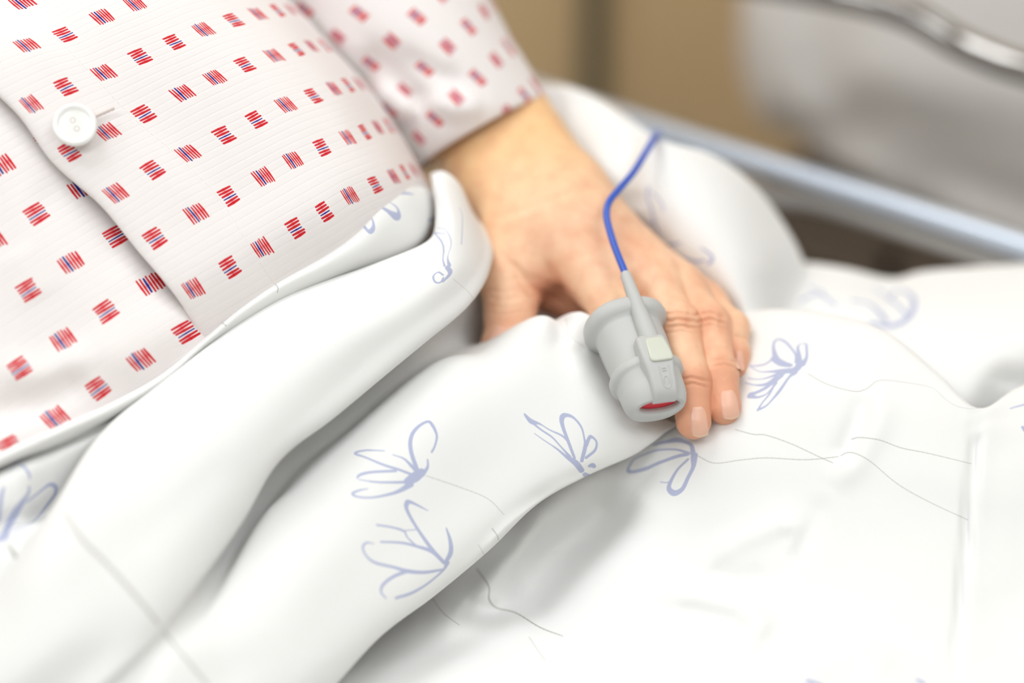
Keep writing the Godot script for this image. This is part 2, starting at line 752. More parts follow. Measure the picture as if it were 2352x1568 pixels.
func bed() -> void:
	var yaw := -deg_to_rad(41.0)
	var dir := Vector3(cos(yaw), 0, -sin(yaw))             # towards the foot end
	var far := Vector3(dir.z, 0, -dir.x)                   # towards the far rail
	var rail_l := pt(1480, 312, 31.0)
	rail_l.y = 0.79
	var o := base("hospital_bed", Vector3(0.0, 0.0, 0.1))
	tag(o, "white hospital bed with pale metal side rails around the patient", "bed")
	var steel := mat(rgb(196, 206, 220), 0.28, 0.35)
	var chrome := mat(rgb(165, 162, 159), 0.06, 0.95)
	var body := mat(rgb(225, 226, 226), 0.5)
	var grey := mat(rgb(170, 166, 162), 0.5)
	var mid := Vector3(-0.05, 0.0, 0.12)
	put("mattress", slab(mid + Vector3(0, 0.595, 0), Vector3(1.9, 0.21, 0.74), yaw, 0.03), mat(rgb(200, 205, 210), 0.8), o)
	put("bed_frame", slab(mid + Vector3(0, 0.45, 0), Vector3(1.95, 0.08, 0.82), yaw, 0.01), body, o)
	for sx in [-0.8, 0.8]:
		for sz in [-0.34, 0.34]:
			put("leg", slab(mid + dir * sx + far * sz + Vector3(0, 0.205, 0), Vector3(0.06, 0.41, 0.06), yaw, 0.01), body, o)
	# the far side rail, seen above the cover
	var a := pt(1440, 276, 33.0)
	var b := pt(2420, 588, 17.0)
	var out := b - a
	var lower: Array = []
	for t in [-1.2, 0.0, 0.25, 0.5, 0.75, 1.0, 1.9]:
		lower.append(along(a, b, t))
	var rail := put("side_rail", smooth_tube(lower, 6.2), steel, o)
	tag(rail, "pale blue-white lower rail tube")
	var low2: Array = []
	for t in [-1.2, 0.0, 0.25, 0.38, 0.5, 0.75, 1.0, 1.9]:
		low2.append(along(a, b, t) + Vector3(0, -0.0145 - (0.005 if t == 0.38 else 0.0), -0.004))
	put("rail_strip", smooth_tube(low2, 5.0), grey, rail)
	var up: Array = [pt(1500, -85, 34), pt(1760, -40, 30), pt(1890, -18, 27), pt(2010, 8, 26), pt(2110, 45, 25), pt(2215, 105, 24), pt(2352, 158, 22), pt(2560, 205, 20)]
	var upper := put("upper_rail", smooth_tube(up, 8.5, 8, 20), chrome, o)
	tag(upper, "shiny chromed upper rail tube")
	for t in [-0.9, 1.6]:
		var foot := along(a, b, t)
		put("rail_post", smooth_tube([foot + Vector3(0, 0.12, 0), foot, foot + Vector3(0, -0.35, 0)], 9.0, 4), steel, o)

func cushion_mesh(center: Vector3, size: Vector3, yaw: float) -> ArrayMesh:
	var q := Basis(Vector3.UP, yaw)
	var list: Array = []
	var rows := 40
	var sides := 72
	for j in rows + 1:
		var lat := -PI / 2 + PI * j / rows
		var r := PackedVector3Array()
		for k in sides:
			var a := TAU * k / sides
			var f := func(c: float, e: float) -> float: return signf(c) * pow(absf(c), e)
			var cl: float = f.call(cos(lat), 0.34)
			var p := Vector3(cl * f.call(cos(a), 0.34) * size.x, f.call(sin(lat), 0.34) * size.y, cl * f.call(sin(a), 0.55) * size.z) * 0.5
			var w := noise.get_noise_3d(p.x * 900.0, p.y * 900.0, p.z * 500.0) + 0.5 * noise.get_noise_3d(p.x * 2200.0 + 50.0, p.y * 1500.0, p.z * 900.0)
			p *= 1.0 + 0.012 * w
			p.z *= 1.0 + 0.16 * w
			r.append(center + q * p)
		list.append(r)
	return rings(list, true, true)

func background_things() -> void:
	var yaw := -deg_to_rad(41.0)
	var dir := Vector3(cos(yaw), 0, -sin(yaw))
	var back := Vector3(dir.z, 0, -dir.x)
	# a low dark cabinet beyond the rail
	var edge := pt(2000, 500, 55.0)
	var top_y := edge.y
	var brown := mat(rgb(104, 90, 76), 0.6)
	var left_end := edge - dir * 0.10
	var depth := 0.26
	var length := 0.62
	var mid := left_end + dir * length * 0.5 + back * depth * 0.5
	var o := base("cabinet", Vector3(mid.x, 0, mid.z))
	tag(o, "low dark brown cabinet beyond the bed rail", "cabinet")
	put("carcass", slab(Vector3(mid.x, top_y * 0.5 - 0.01, mid.z), Vector3(length - 0.01, top_y - 0.02, depth - 0.02), yaw), mat(rgb(48, 40, 34), 0.7), o)
	put("top_board", slab(Vector3(mid.x, top_y - 0.01, mid.z), Vector3(length, 0.02, depth), yaw, 0.003), brown, o)
	var at := 0.0
	for w in [0.118, 0.19, 0.2, 0.11]:
		var c: Vector3 = left_end + dir * (at + w * 0.5) + back * 0.006
		var door := put("door", slab(Vector3(c.x, (top_y - 0.02) * 0.5 + 0.02, c.z), Vector3(w - 0.012, top_y - 0.07, 0.018), yaw, 0.003), brown, o)
		var k: Vector3 = left_end + dir * (at + w - 0.03) - back * 0.008
		put("handle", slab(Vector3(k.x, top_y - 0.28, k.z), Vector3(0.012, 0.12, 0.018), yaw, 0.003), mat(rgb(150, 150, 150), 0.3, 0.8), door)
		at += w
	# the grey cushion that stands on it
	var cs := Vector3(0.70, 0.42, 0.20)
	var cc := left_end + dir * (cs.x * 0.5 - 0.055) + back * 0.095
	cc.y = top_y + cs.y * 0.5 + 0.004
	var cu := put("cushion", cushion_mesh(cc, cs, yaw), mat(rgb(234, 229, 225), 0.9))
	tag(cu, "large soft grey cushion standing beyond the bed rail", "cushion")

# ---------------------------------------------------------------- bed cover
const INK := Color(0.695, 0.715, 0.815)
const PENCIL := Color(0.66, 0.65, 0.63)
const WHITE_CLOTH := Color(0.925, 0.92, 0.91)

func duvet() -> void:
	var o := base("duvet", pt(1300, 1200, 10.0))
	tag(o, "white duvet with blue drawn flowers heaped in folds over the patient", "duvet")
	# ---- the two big folds in front, one continuous panel: rows run from lower left to upper right
	var folds := [
		[[-260, 1640, -1], [-60, 1420, -2], [110, 1230, -3], [235, 1010, -1], [370, 900, 0.5], [480, 812, 1.6], [650, 702, 2.0], [850, 622, 2.6], [975, 565, 3.6], [1000, 500, 4.8], [1000, 440, 6.5], [1010, 420, 8]],
		[[-260, 1600, -6], [-60, 1390, -6.4], [85, 1210, -6.6], [212, 1012, -4.2], [330, 902, -2.4], [475, 788, -0.9], [640, 682, 0.2], [850, 606, 1.2], [985, 548, 2.2], [1000, 490, 3.4], [990, 420, 5.2], [985, 400, 7]],
		[[-200, 1640, -9], [-20, 1440, -9], [115, 1255, -8.6], [272, 1042, -5.6], [418, 902, -3.6], [560, 800, -2.3], [712, 716, -1.1], [872, 650, -0.1], [995, 592, 1.0], [1035, 520, 2.2], [1022, 440, 3.8], [1018, 390, 6]],
		[[-120, 1680, -10], [80, 1500, -10], [205, 1350, -9], [370, 1130, -6.5], [505, 985, -5.0], [642, 868, -3.6], [782, 770, -2.3], [912, 700, -1.0], [1018, 638, 0.4], [1070, 570, 2.0], [1068, 480, 3.8], [1058, 420, 6]],
		[[0, 1720, -10], [180, 1550, -9.6], [320, 1410, -8.6], [455, 1205, -6.4], [585, 1045, -4.8], [715, 930, -3.3], [845, 822, -1.9], [955, 740, -0.7], [1045, 676, 0.8], [1100, 615, 2.4], [1112, 550, 4.2], [1092, 490, 6.4]],
		[[60, 1730, -10], [250, 1560, -9.4], [385, 1430, -7.8], [552, 1210, -4.8], [645, 1060, -3.5], [770, 962, -2.3], [890, 862, -1.1], [990, 780, 0.1], [1070, 714, 1.5], [1116, 652, 3.0], [1135, 590, 4.6], [1130, 540, 6.6]],
		[[80, 1740, -9.6], [280, 1560, -8.8], [405, 1420, -6.8], [542, 1195, -1.6], [632, 1044, 0.0], [757, 946, 1.2], [876, 848, 2.2], [977, 766, 3.4], [1060, 705, 5.0], [1110, 650, 6.4], [1150, 630, 8.0], [1180, 640, 9]],
		[[100, 1760, -9.6], [310, 1570, -8.8], [430, 1440, -7.0], [570, 1222, -1.8], [668, 1085, 0.4], [790, 985, 1.6], [900, 888, 2.6], [1008, 812, 3.8], [1080, 790, 6.0], [1140, 790, 7.6], [1220, 770, 8.8], [1290, 770, 9.0]],
		[[140, 1790, -9.8], [345, 1600, -9.0], [462, 1470, -7.3], [600, 1200, -3.4], [690, 1112, -2.1], [808, 1003, -1.0], [900, 918, -0.1], [1025, 824, 1.0], [1128, 802, 2.0], [1236, 722, 2.8], [1286, 742, 3.4], [1335, 712, 3.4], [1420, 780, 4.6]],
		[[200, 1830, -9.6], [410, 1640, -8.8], [530, 1520, -7.2], [680, 1310, -4.9], [800, 1175, -3.1], [915, 1055, -1.9], [1015, 960, -1.0], [1130, 880, 0.1], [1230, 815, 1.1], [1300, 800, 1.9], [1375, 805, 2.6], [1470, 870, 3.6]],
		[[290, 1870, -9], [500, 1680, -8.2], [620, 1560, -6.9], [770, 1390, -4.7], [910, 1260, -2.8], [1040, 1150, -1.4], [1150, 1055, -0.5], [1250, 970, 0.2], [1330, 905, 0.9], [1385, 890, 1.5], [1430, 900, 2.1], [1520, 945, 2.8]],
		[[370, 1890, -8], [590, 1710, -7.2], [720, 1570, -5.8], [850, 1450, -4.0], [980, 1340, -2.4], [1105, 1225, -1.1], [1215, 1130, -0.3], [1320, 1050, 0.3], [1410, 985, 0.8], [1455, 965, 1.4], [1490, 960, 2.0], [1550, 968, 2.6]],
		[[420, 1880, -5.6], [640, 1720, -5.0], [770, 1580, -4.0], [880, 1462, -2.5], [1000, 1372, -1.1], [1128, 1265, -0.1], [1235, 1162, 0.5], [1345, 1098, 0.9], [1450, 1050, 1.3], [1500, 1018, 1.7], [1535, 992, 2.3], [1572, 975, 3.0]],
		[[400, 1850, -2.6], [610, 1690, -2.0], [750, 1560, -1.0], [860, 1440, 0.5], [980, 1345, 1.6], [1105, 1240, 2.3], [1215, 1140, 2.7], [1330, 1075, 2.9], [1440, 1030, 3.1], [1490, 1000, 3.4], [1530, 975, 3.8], [1570, 960, 4.2]],
	]
	var f := loft(folds, 150, 10)
	ridges(f, [
		[[[1205, 1165], [1300, 1112], [1400, 1068]], -0.28, 16.0],
		[[[1400, 1080], [1290, 1120], [1170, 1210], [1080, 1300]], 0.22, 14.0],
		[[[1350, 790], [1400, 860], [1440, 930], [1470, 985]], -0.35, 26.0],
		[[[1300, 700], [1310, 790], [1350, 900]], 0.2, 22.0],
		[[[1282, 700], [1290, 760], [1300, 800]], -0.4, 20.0],
		[[[250, 1290], [420, 1160], [560, 1030]], -0.12, 45.0],
		[[[330, 1480], [480, 1500], [640, 1420]], 0.15, 60.0],
	])
	crumple(f, 1.1, 3.0, 5.0)
	crumple(f, 0.35, 0.9, 45.0)
	start_print(f, 4600.0, WHITE_CLOTH)
	var fl := [
		[[962, 1090, 8], [944, 1037, 8], [944, 1004, 7], [959, 981, 5], [982, 968, 4], [994, 978, 6], [1003, 1001, 4], [998, 1025, 3], [991, 1038, 3]],
		[[982, 1056, 3], [982, 1072, 4], [971, 1089, 6]],
		[[932, 1106, 8], [950, 1097, 14], [966, 1086, 12], [972, 1082, 7]],
		[[947, 1090, 4], [918, 1079, 4], [880, 1067, 4], [839, 1050, 3], [815, 1041, 4], [839, 1034, 3], [883, 1035, 2]],
		[[958, 1082, 8], [944, 1069, 6], [927, 1053, 3], [902, 1044, 2]],
		[[909, 1081, 4], [853, 1084, 4], [827, 1090, 4], [820, 1097, 3]],
		[[824, 1101, 2], [868, 1107, 3], [927, 1107, 4], [947, 1104, 6]],
		[[944, 1110, 10], [921, 1125, 6], [897, 1134, 4], [856, 1142, 3], [824, 1141, 3], [809, 1134, 4], [824, 1126, 3], [845, 1122, 2]],
		[[1020, 1292, 8], [991, 1260, 8], [956, 1210, 6], [935, 1172, 7], [934, 1156, 8], [944, 1153, 5], [982, 1172, 2]],
		[[1025, 1213, 3], [1034, 1242, 8], [1035, 1268, 10], [1023, 1292, 8]],
		[[1018, 1290, 8], [991, 1266, 7], [956, 1254, 5], [921, 1246, 4], [874, 1244, 3]],
		[[865, 1205, 3], [897, 1210, 3], [927, 1219, 4], [935, 1233, 3], [956, 1254, 4]],
		[[927, 1218, 2], [956, 1216, 2]],
		[[1015, 1308, 5], [974, 1314, 6], [935, 1311, 7], [903, 1302, 5], [862, 1292, 5], [842, 1277, 4], [833, 1257, 4], [842, 1246, 3], [859, 1248, 2]],
		[[935, 1311, 6], [903, 1324, 5], [880, 1342, 5], [875, 1359, 4], [886, 1373, 3]],
		[[909, 1373, 5], [944, 1362, 6], [979, 1342, 5], [1015, 1312, 5], [1028, 1292, 9]],
		[[1205, 952, 4], [1219, 967, 8], [1239, 973, 3], [1262, 987, 2.5], [1290, 1000, 3], [1305, 1014, 4]],
		[[1223, 971, 4], [1243, 987, 3], [1268, 1004, 3], [1290, 1028, 3], [1309, 1049, 6]],
		[[1227, 995, 1.5], [1248, 1010, 2], [1278, 1030, 3], [1301, 1049, 6], [1322, 1063, 13], [1336, 1081, 12]],
		[[1319, 1051, 6], [1305, 1014, 7], [1293, 981, 8], [1290, 961, 10], [1299, 953, 6], [1317, 959, 4], [1335, 981, 4], [1342, 1008, 4], [1344, 1024, 8], [1336, 1058, 8]],
		[[1346, 1022, 8], [1354, 1004, 6], [1362, 1005, 4], [1370, 1016, 4], [1366, 1034, 5], [1346, 1051, 6]],
		[[1354, 1070, 8], [1360, 1068, 12], [1365, 1072, 8]],
		[[1342, 1088, 10], [1348, 1092, 13], [1353, 1090, 8]],
		[[997, 535, 3], [1014, 555, 4], [1019, 575, 5], [1017, 595, 3], [1021, 611, 5]],
		[[1005, 524, 2], [1021, 526, 2], [1032, 542, 3], [1036, 562, 3], [1028, 591, 3], [1032, 611, 10]],
		[[997, 535, 3], [1023, 537, 2]],
		[[1026, 613, 10], [1034, 627, 12], [1018, 646, 7]],
		[[1018, 632, 4], [1006, 625, 4], [995, 635, 4], [1000, 648, 4], [1012, 648, 5], [1018, 638, 5]],
		[[1056, 478, 3], [1062, 500, 3], [1060, 560, 4]],
	]
	for e in fl:
		stroke(f, e, INK)
	for e in [
		[[978, 1092, 2], [1060, 1120, 2], [1120, 1145, 2], [1158, 1182, 2]],
		[[150, 1180, 7], [190, 1240, 7], [250, 1300, 7], [330, 1390, 7], [400, 1480, 7], [480, 1575, 7]],
		[[1130, 1213, 3], [1143, 1232, 3], [1146, 1250, 2]],
		[[1098, 1250, 2], [1110, 1270, 2], [1114, 1284, 2]],
		[[1296, 720, 1.5], [1310, 770, 1.5], [1345, 800, 1.5]],
		[[1040, 640, 1.5], [1075, 670, 1.5], [1090, 690, 1.5]],
	]:
		stroke(f, e, PENCIL, 0.4)
	put("front_folds", sheet_mesh(f), cloth_mat(f), o)
	# ---- the turned-back hem along the shirt
	var hem := [
		[[-400, 1215, -2.2], [0, 1030, -0.6], [140, 968, 0], [270, 905, 0.6], [380, 840, 1.0], [470, 765, 1.4], [560, 690, 1.8], [660, 625, 2.2], [760, 570, 2.6], [830, 520, 3.2], [880, 455, 4.0], [930, 428, 5.2], [975, 430, 6.6], [1010, 450, 8]],
		[[-400, 1228, -6.2], [0, 1042, -4.4], [140, 980, -3.6], [270, 922, -2.8], [380, 858, -2.0], [470, 782, -1.2], [560, 706, -0.6], [650, 645, 0.0], [750, 590, 0.5], [830, 530, 1.2], [880, 462, 2.4], [925, 434, 3.6], [970, 440, 5], [1010, 460, 7]],
		[[-400, 1250, -6.6], [0, 1064, -4.8], [140, 1006, -3.8], [270, 946, -2.8], [380, 880, -1.8], [470, 800, -1.0], [560, 730, -0.6], [660, 665, -0.1], [760, 618, 0.4], [850, 565, 1.0], [905, 500, 2.0], [945, 470, 3.2], [985, 470, 4.8], [1010, 480, 7]],
		[[-400, 1265, -5.6], [0, 1078, -3.8], [140, 1022, -2.9], [262, 962, -2.0], [380, 898, -1.0], [480, 818, -0.1], [570, 752, 0.4], [670, 695, 0.9], [780, 642, 1.5], [880, 595, 2.0], [950, 550, 2.8], [975, 520, 3.8], [995, 500, 5.2], [1015, 490, 7.5]],
		[[-400, 1290, -6.4], [0, 1100, -4.8], [110, 1060, -3.9], [220, 1010, -2.6], [360, 930, -0.6], [480, 845, 1.2], [580, 780, 2.0], [680, 720, 2.6], [790, 665, 3.0], [890, 618, 3.6], [960, 575, 4.4], [985, 545, 5.4], [1000, 520, 6.6], [1020, 510, 8]],
		[[-400, 1360, -6.8], [0, 1165, -5.0], [90, 1130, -3.8], [200, 1080, -2.0], [360, 990, 1.0], [480, 890, 3], [580, 820, 4], [680, 760, 4.6], [790, 700, 5], [890, 650, 5.6], [960, 600, 6.4], [985, 570, 7.4], [1000, 550, 8.4], [1020, 540, 9]],
		[[-400, 1420, -6.4], [0, 1215, -4.6], [80, 1190, -3.2], [190, 1140, -1.4], [360, 1040, 2.0], [480, 930, 4], [580, 860, 5], [680, 800, 5.6], [790, 740, 6], [890, 690, 6.6], [960, 640, 7.4], [985, 610, 8.4], [1000, 590, 9.4], [1020, 580, 10]],
		[[-400, 1460, -7.8], [0, 1262, -6.2], [70, 1225, -5.4], [170, 1180, -3.0], [360, 1100, 2.4], [480, 990, 4.4], [580, 920, 5.5], [680, 860, 6], [790, 800, 6.6], [890, 750, 7], [960, 700, 8], [985, 670, 9], [1000, 650, 10], [1020, 640, 11]],
		[[-400, 1560, -8.0], [0, 1350, -6.4], [60, 1310, -6.0], [150, 1260, -3.0], [340, 1180, 2.4], [480, 1050, 4.8], [580, 980, 6], [680, 920, 6.6], [790, 860, 7], [890, 800, 7.6], [960, 750, 8.6], [985, 720, 9.6], [1000, 700, 10.6], [1020, 690, 11.6]],
	]
	var h := loft(hem, 130, 8)
	crumple(h, 0.8, 2.5, 90.0)
	start_print(h, 4200.0, WHITE_CLOTH)
	for e in [
		[[22, 1081, 3], [41, 1066, 4], [55, 1071, 5], [67, 1089, 5], [68, 1100, 3]],
		[[67, 1116, 4], [65, 1132, 7], [51, 1153, 14], [35, 1177, 20], [16, 1214, 14], [6, 1236, 22]],
		[[63, 1151, 5], [92, 1128, 6], [114, 1112, 9], [128, 1118, 8], [126, 1134, 8], [108, 1159, 7], [88, 1185, 5], [67, 1202, 4], [31, 1218, 6]],
		[[8, 1120, 6], [2, 1146, 8], [-2, 1193, 6]],
		[[865, 470, 4], [887, 482, 7], [905, 495, 12], [916, 493, 7], [912, 477, 4], [894, 464, 2], [876, 459, 2]],
		[[834, 517, 6], [847, 531, 6], [857, 524, 6], [856, 506, 4], [847, 495, 3]],
		[[909, 446, 2], [932, 443, 4], [950, 446, 2]],
		[[985, 506, 6], [1003, 499, 5]],
	]:
		stroke(h, e, INK)
	for e in [
		[[18, 1248, 4], [35, 1275, 6], [51, 1304, 6]],
		[[628, 648, 2], [638, 660, 2], [637, 672, 2]],
		[[490, 730, 2], [505, 738, 2], [520, 748, 2]],
	]:
		stroke(h, e, PENCIL, 0.7)
	put("turned_hem", sheet_mesh(h), cloth_mat(h), o)
	# ---- the cover over the legs, lower right
	var lap := [
		[[500, 1160, 10], [900, 950, 11], [1300, 850, 12], [1560, 790, 12], [1765, 740, 10], [2000, 780, 8], [2150, 890, 6], [2250, 970, 5], [2340, 930, 6], [2480, 880, 7], [2700, 830, 8]],
		[[500, 1200, 6], [900, 1000, 7], [1300, 880, 8], [1560, 780, 8], [1765, 712, 5.6], [2000, 745, 4.0], [2150, 852, 2.6], [2246, 937, 1.7], [2340, 888, 3.2], [2480, 840, 4.2], [2700, 790, 5]],
		[[500, 1260, 5], [900, 1120, 6], [1300, 980, 6], [1570, 890, 5.0], [1775, 800, 3.4], [1985, 820, 2.4], [2130, 890, 1.4], [2242, 965, 0.9], [2335, 960, 1.6], [2480, 940, 2.2], [2700, 900, 3]],
		[[500, 1330, 4], [900, 1220, 5], [1300, 1080, 4.4], [1580, 985, 2.2], [1780, 900, 1.5], [1970, 920, 0.7], [2115, 960, 0.4], [2237, 1020, 0.3], [2330, 1040, 0.7], [2480, 1040, 0.9], [2700, 1020, 1]],
		[[500, 1420, 3], [900, 1310, 4], [1290, 1170, 3.4], [1570, 1075, 1.1], [1780, 1030, 0.5], [1950, 1050, -0.1], [2100, 1070, -0.4], [2230, 1110, -0.5], [2325, 1130, -0.1], [2480, 1140, -0.1], [2700, 1140, -0.2]],
		[[500, 1500, 2], [900, 1400, 3], [1250, 1260, 3.0], [1540, 1170, 0.7], [1770, 1140, 0.1], [1940, 1150, -0.5], [2090, 1170, -0.8], [2224, 1200, -0.9], [2320, 1220, -0.6], [2480, 1240, -0.8], [2700, 1260, -1]],
		[[500, 1570, 0], [880, 1480, 1.2], [1180, 1350, 1.8], [1480, 1270, 0.3], [1760, 1250, -0.5], [1930, 1255, -1.0], [2080, 1270, -1.4], [2216, 1300, -1.6], [2312, 1320, -1.4], [2480, 1340, -1.6], [2700, 1370, -2]],
		[[500, 1640, -2], [860, 1550, -1.0], [1130, 1440, 0.6], [1430, 1380, -0.8], [1740, 1360, -1.4], [1920, 1370, -1.9], [2070, 1385, -2.4], [2208, 1410, -2.6], [2305, 1430, -2.5], [2480, 1450, -2.8], [2700, 1480, -3.2]],
		[[500, 1740, -4], [850, 1640, -3.4], [1100, 1540, -2.6], [1400, 1490, -2.6], [1730, 1470, -3.0], [1910, 1480, -3.4], [2060, 1500, -3.8], [2198, 1520, -4.1], [2296, 1540, -4.2], [2480, 1560, -4.4], [2700, 1590, -5]],
		[[500, 1840, -6], [840, 1750, -5.4], [1080, 1650, -5.0], [1380, 1610, -5.0], [1720, 1600, -5.4], [1900, 1600, -5.8], [2050, 1620, -6.2], [2188, 1640, -6.4], [2288, 1660, -6.6], [2480, 1680, -6.8], [2700, 1710, -7]],
	]
	var a := loft(lap, 150, 11)
	ridges(a, [
		[[[2246, 935], [2238, 1050], [2224, 1200], [2208, 1400], [2185, 1600]], -0.42, 9.0],
		[[[1990, 890], [1975, 960], [1945, 1030], [1925, 1060]], -0.41, 26.0],
		[[[2030, 880], [2010, 980], [1970, 1050], [1900, 1130]], 0.26, 34.0],
		[[[1620, 1290], [1700, 1240], [1790, 1205], [1840, 1190]], 0.23, 30.0],
		[[[1800, 1200], [1830, 1215], [1825, 1250], [1805, 1280]], 0.16, 18.0],
		[[[1810, 1240], [1830, 1270], [1870, 1200], [1890, 1120]], -0.14, 26.0],
		[[[1610, 1310], [1690, 1340], [1780, 1320]], -0.26, 30.0],
		[[[1480, 1360], [1600, 1365], [1700, 1390], [1745, 1430], [1700, 1520]], 0.54, 30.0],
		[[[1250, 1180], [1200, 1260], [1120, 1340], [1090, 1380]], 0.55, 26.0],
		[[[1460, 1100], [1350, 1220], [1250, 1330], [1150, 1420]], -2.3, 66.0],
		[[[960, 1440], [1080, 1440], [1200, 1455], [1300, 1480]], 0.72, 34.0],
		[[[1050, 1390], [1110, 1410], [1180, 1400]], -0.50, 26.0],
		[[[1800, 1560], [1950, 1500], [2080, 1540]], 0.48, 40.0],
		[[[2330, 1000], [2310, 1200], [2300, 1400]], 0.16, 40.0],
	])
	crumple(a, 0.9, 2.6, 140.0)
	start_print(a, 4200.0, WHITE_CLOTH)
	for e in [
		[[1581, 1043, 6], [1557, 1047, 8], [1512, 1063, 8], [1485, 1075, 9], [1454, 1083, 7], [1442, 1080, 6], [1448, 1065, 5], [1458, 1053, 4], [1485, 1041, 4], [1512, 1033, 4], [1552, 1032, 4], [1581, 1040, 5]],
		[[1591, 1040, 10], [1587, 1022, 6], [1571, 1014, 6], [1552, 1010, 10], [1520, 1016, 6], [1500, 1022, 3]],
		[[1594, 1047, 14], [1592, 1071, 9], [1579, 1098, 8], [1567, 1122, 9], [1550, 1132, 11], [1537, 1124, 9], [1538, 1110, 8], [1555, 1079, 6], [1579, 1055, 6]],
		[[1516, 1106, 2], [1528, 1108, 2], [1538, 1106, 3]],
		[[1815, 839, 8], [1795, 834, 12], [1782, 823, 10], [1776, 798, 5], [1779, 784, 5], [1788, 779, 4], [1802, 784, 4], [1815, 797, 4], [1827, 814, 4], [1830, 831, 8]],
		[[1772, 822, 5], [1785, 830, 10], [1800, 836, 9]],
		[[1842, 836, 12], [1852, 820, 5], [1852, 798, 4], [1851, 790, 3], [1840, 789, 2], [1832, 797, 4], [1835, 820, 8], [1834, 840, 12], [1824, 850, 14]],
		[[1721, 839, 2], [1737, 840, 3], [1757, 836, 4], [1772, 826, 5]],
		[[1722, 841, 2], [1744, 853, 2], [1769, 853, 4], [1788, 852, 8], [1815, 851, 12]],
		[[1718, 868, 2], [1737, 871, 2], [1759, 868, 3], [1780, 861, 6], [1800, 855, 10]],
		[[1711, 879, 2], [1734, 884, 2.5], [1759, 882, 6], [1782, 868, 10]],
		[[1721, 907, 9], [1737, 901, 6], [1757, 891, 7], [1775, 877, 9]],
		[[1721, 909, 8], [1737, 912, 4], [1751, 909, 3], [1764, 901, 3], [1782, 880, 5]],
		[[1740, 941, 4], [1751, 924, 3], [1767, 904, 4], [1782, 876, 5], [1795, 862, 8]],
		[[1740, 941, 4], [1757, 933, 3], [1769, 922, 3], [1790, 897, 6], [1811, 867, 5], [1825, 855, 10]],
		[[2320, 938, 3], [2340, 932, 4], [2370, 925, 5]],
		[[2348, 980, 6], [2356, 990, 8]],
		[[1855, 1563, 10], [1885, 1572, 8]],
		[[2105, 1560, 6], [2120, 1568, 10]],
	]:
		stroke(a, e, INK)
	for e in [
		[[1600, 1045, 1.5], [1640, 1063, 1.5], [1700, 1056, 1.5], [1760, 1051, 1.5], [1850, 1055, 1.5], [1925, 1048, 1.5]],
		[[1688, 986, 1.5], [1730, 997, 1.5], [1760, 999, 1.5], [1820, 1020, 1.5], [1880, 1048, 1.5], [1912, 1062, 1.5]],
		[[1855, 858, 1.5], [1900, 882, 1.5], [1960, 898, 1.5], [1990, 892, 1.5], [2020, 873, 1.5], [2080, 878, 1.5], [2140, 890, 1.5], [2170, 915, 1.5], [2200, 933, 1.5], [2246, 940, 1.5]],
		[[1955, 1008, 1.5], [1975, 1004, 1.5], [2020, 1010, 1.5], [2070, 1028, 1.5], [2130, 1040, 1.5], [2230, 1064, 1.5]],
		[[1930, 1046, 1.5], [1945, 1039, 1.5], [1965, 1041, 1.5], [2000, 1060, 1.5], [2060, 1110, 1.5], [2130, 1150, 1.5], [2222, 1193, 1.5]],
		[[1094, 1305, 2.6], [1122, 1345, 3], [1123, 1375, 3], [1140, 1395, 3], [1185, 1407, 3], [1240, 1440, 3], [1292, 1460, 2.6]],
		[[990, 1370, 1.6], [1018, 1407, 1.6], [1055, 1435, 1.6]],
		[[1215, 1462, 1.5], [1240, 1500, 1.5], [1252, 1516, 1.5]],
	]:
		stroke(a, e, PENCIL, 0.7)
	put("lap_cover", sheet_mesh(a), cloth_mat(a), o)
	# ---- where the cover goes on towards the near side and the foot of the bed
	var near := [
		[[-500, 2080, -6], [200, 1960, -5], [500, 1832, -5.6], [840, 1742, -5.2], [1080, 1642, -4.8], [1380, 1602, -4.8], [1720, 1592, -5.2], [2050, 1612, -6.0], [2288, 1652, -6.4], [2480, 1672, -6.6], [2700, 1702, -6.8], [3300, 1800, -8]],
		[[-500, 2200, -7], [200, 2100, -7], [500, 1990, -7.6], [840, 1900, -7.6], [1080, 1810, -7.4], [1380, 1780, -7.4], [1720, 1770, -7.8], [2050, 1790, -8.2], [2288, 1820, -8.6], [2480, 1840, -8.8], [2700, 1870, -9], [3300, 1980, -10]],
		[[-500, 2400, -5], [200, 2320, -6], [500, 2230, -7], [840, 2160, -7.4], [1080, 2090, -7.6], [1380, 2060, -7.6], [1720, 2050, -8], [2050, 2070, -8.4], [2288, 2090, -8.8], [2480, 2110, -9], [2700, 2150, -9], [3300, 2260, -9]],
		[[-500, 2800, 4], [200, 2760, 3], [500, 2700, 2], [840, 2640, 2], [1080, 2600, 2], [1380, 2580, 2], [1720, 2570, 1], [2050, 2590, 1], [2288, 2600, 0], [2480, 2620, 0], [2700, 2660, 0], [3300, 2760, 0]],
	]
	var ap := loft(near, 80, 8)
	crumple(ap, 1.4, 3.0, 600.0)
	var plain := mat(WHITE_CLOTH, 0.85)
	plain.metallic_specular = 0.25
	put("near_side", sheet_mesh(ap), plain, o)
	var foot := [
		[[2690, 828, 8], [2690, 789, 5], [2690, 899, 3], [2690, 1019, 1], [2690, 1139, -0.2], [2690, 1259, -1], [2690, 1369, -2], [2690, 1479, -3.2], [2690, 1589, -5], [2690, 1709, -7]],
		[[2900, 810, 9], [2900, 775, 6], [2900, 880, 4], [2900, 1005, 2], [2900, 1130, 0.5], [2900, 1260, -0.8], [2900, 1385, -2], [2900, 1505, -3.4], [2900, 1625, -5.4], [2900, 1745, -7.4]],
		[[3300, 790, 12], [3300, 760, 9], [3300, 860, 7], [3300, 990, 5], [3300, 1120, 3], [3300, 1260, 1], [3300, 1400, -1], [3300, 1530, -3], [3300, 1670, -5.6], [3300, 1805, -8]],
	]
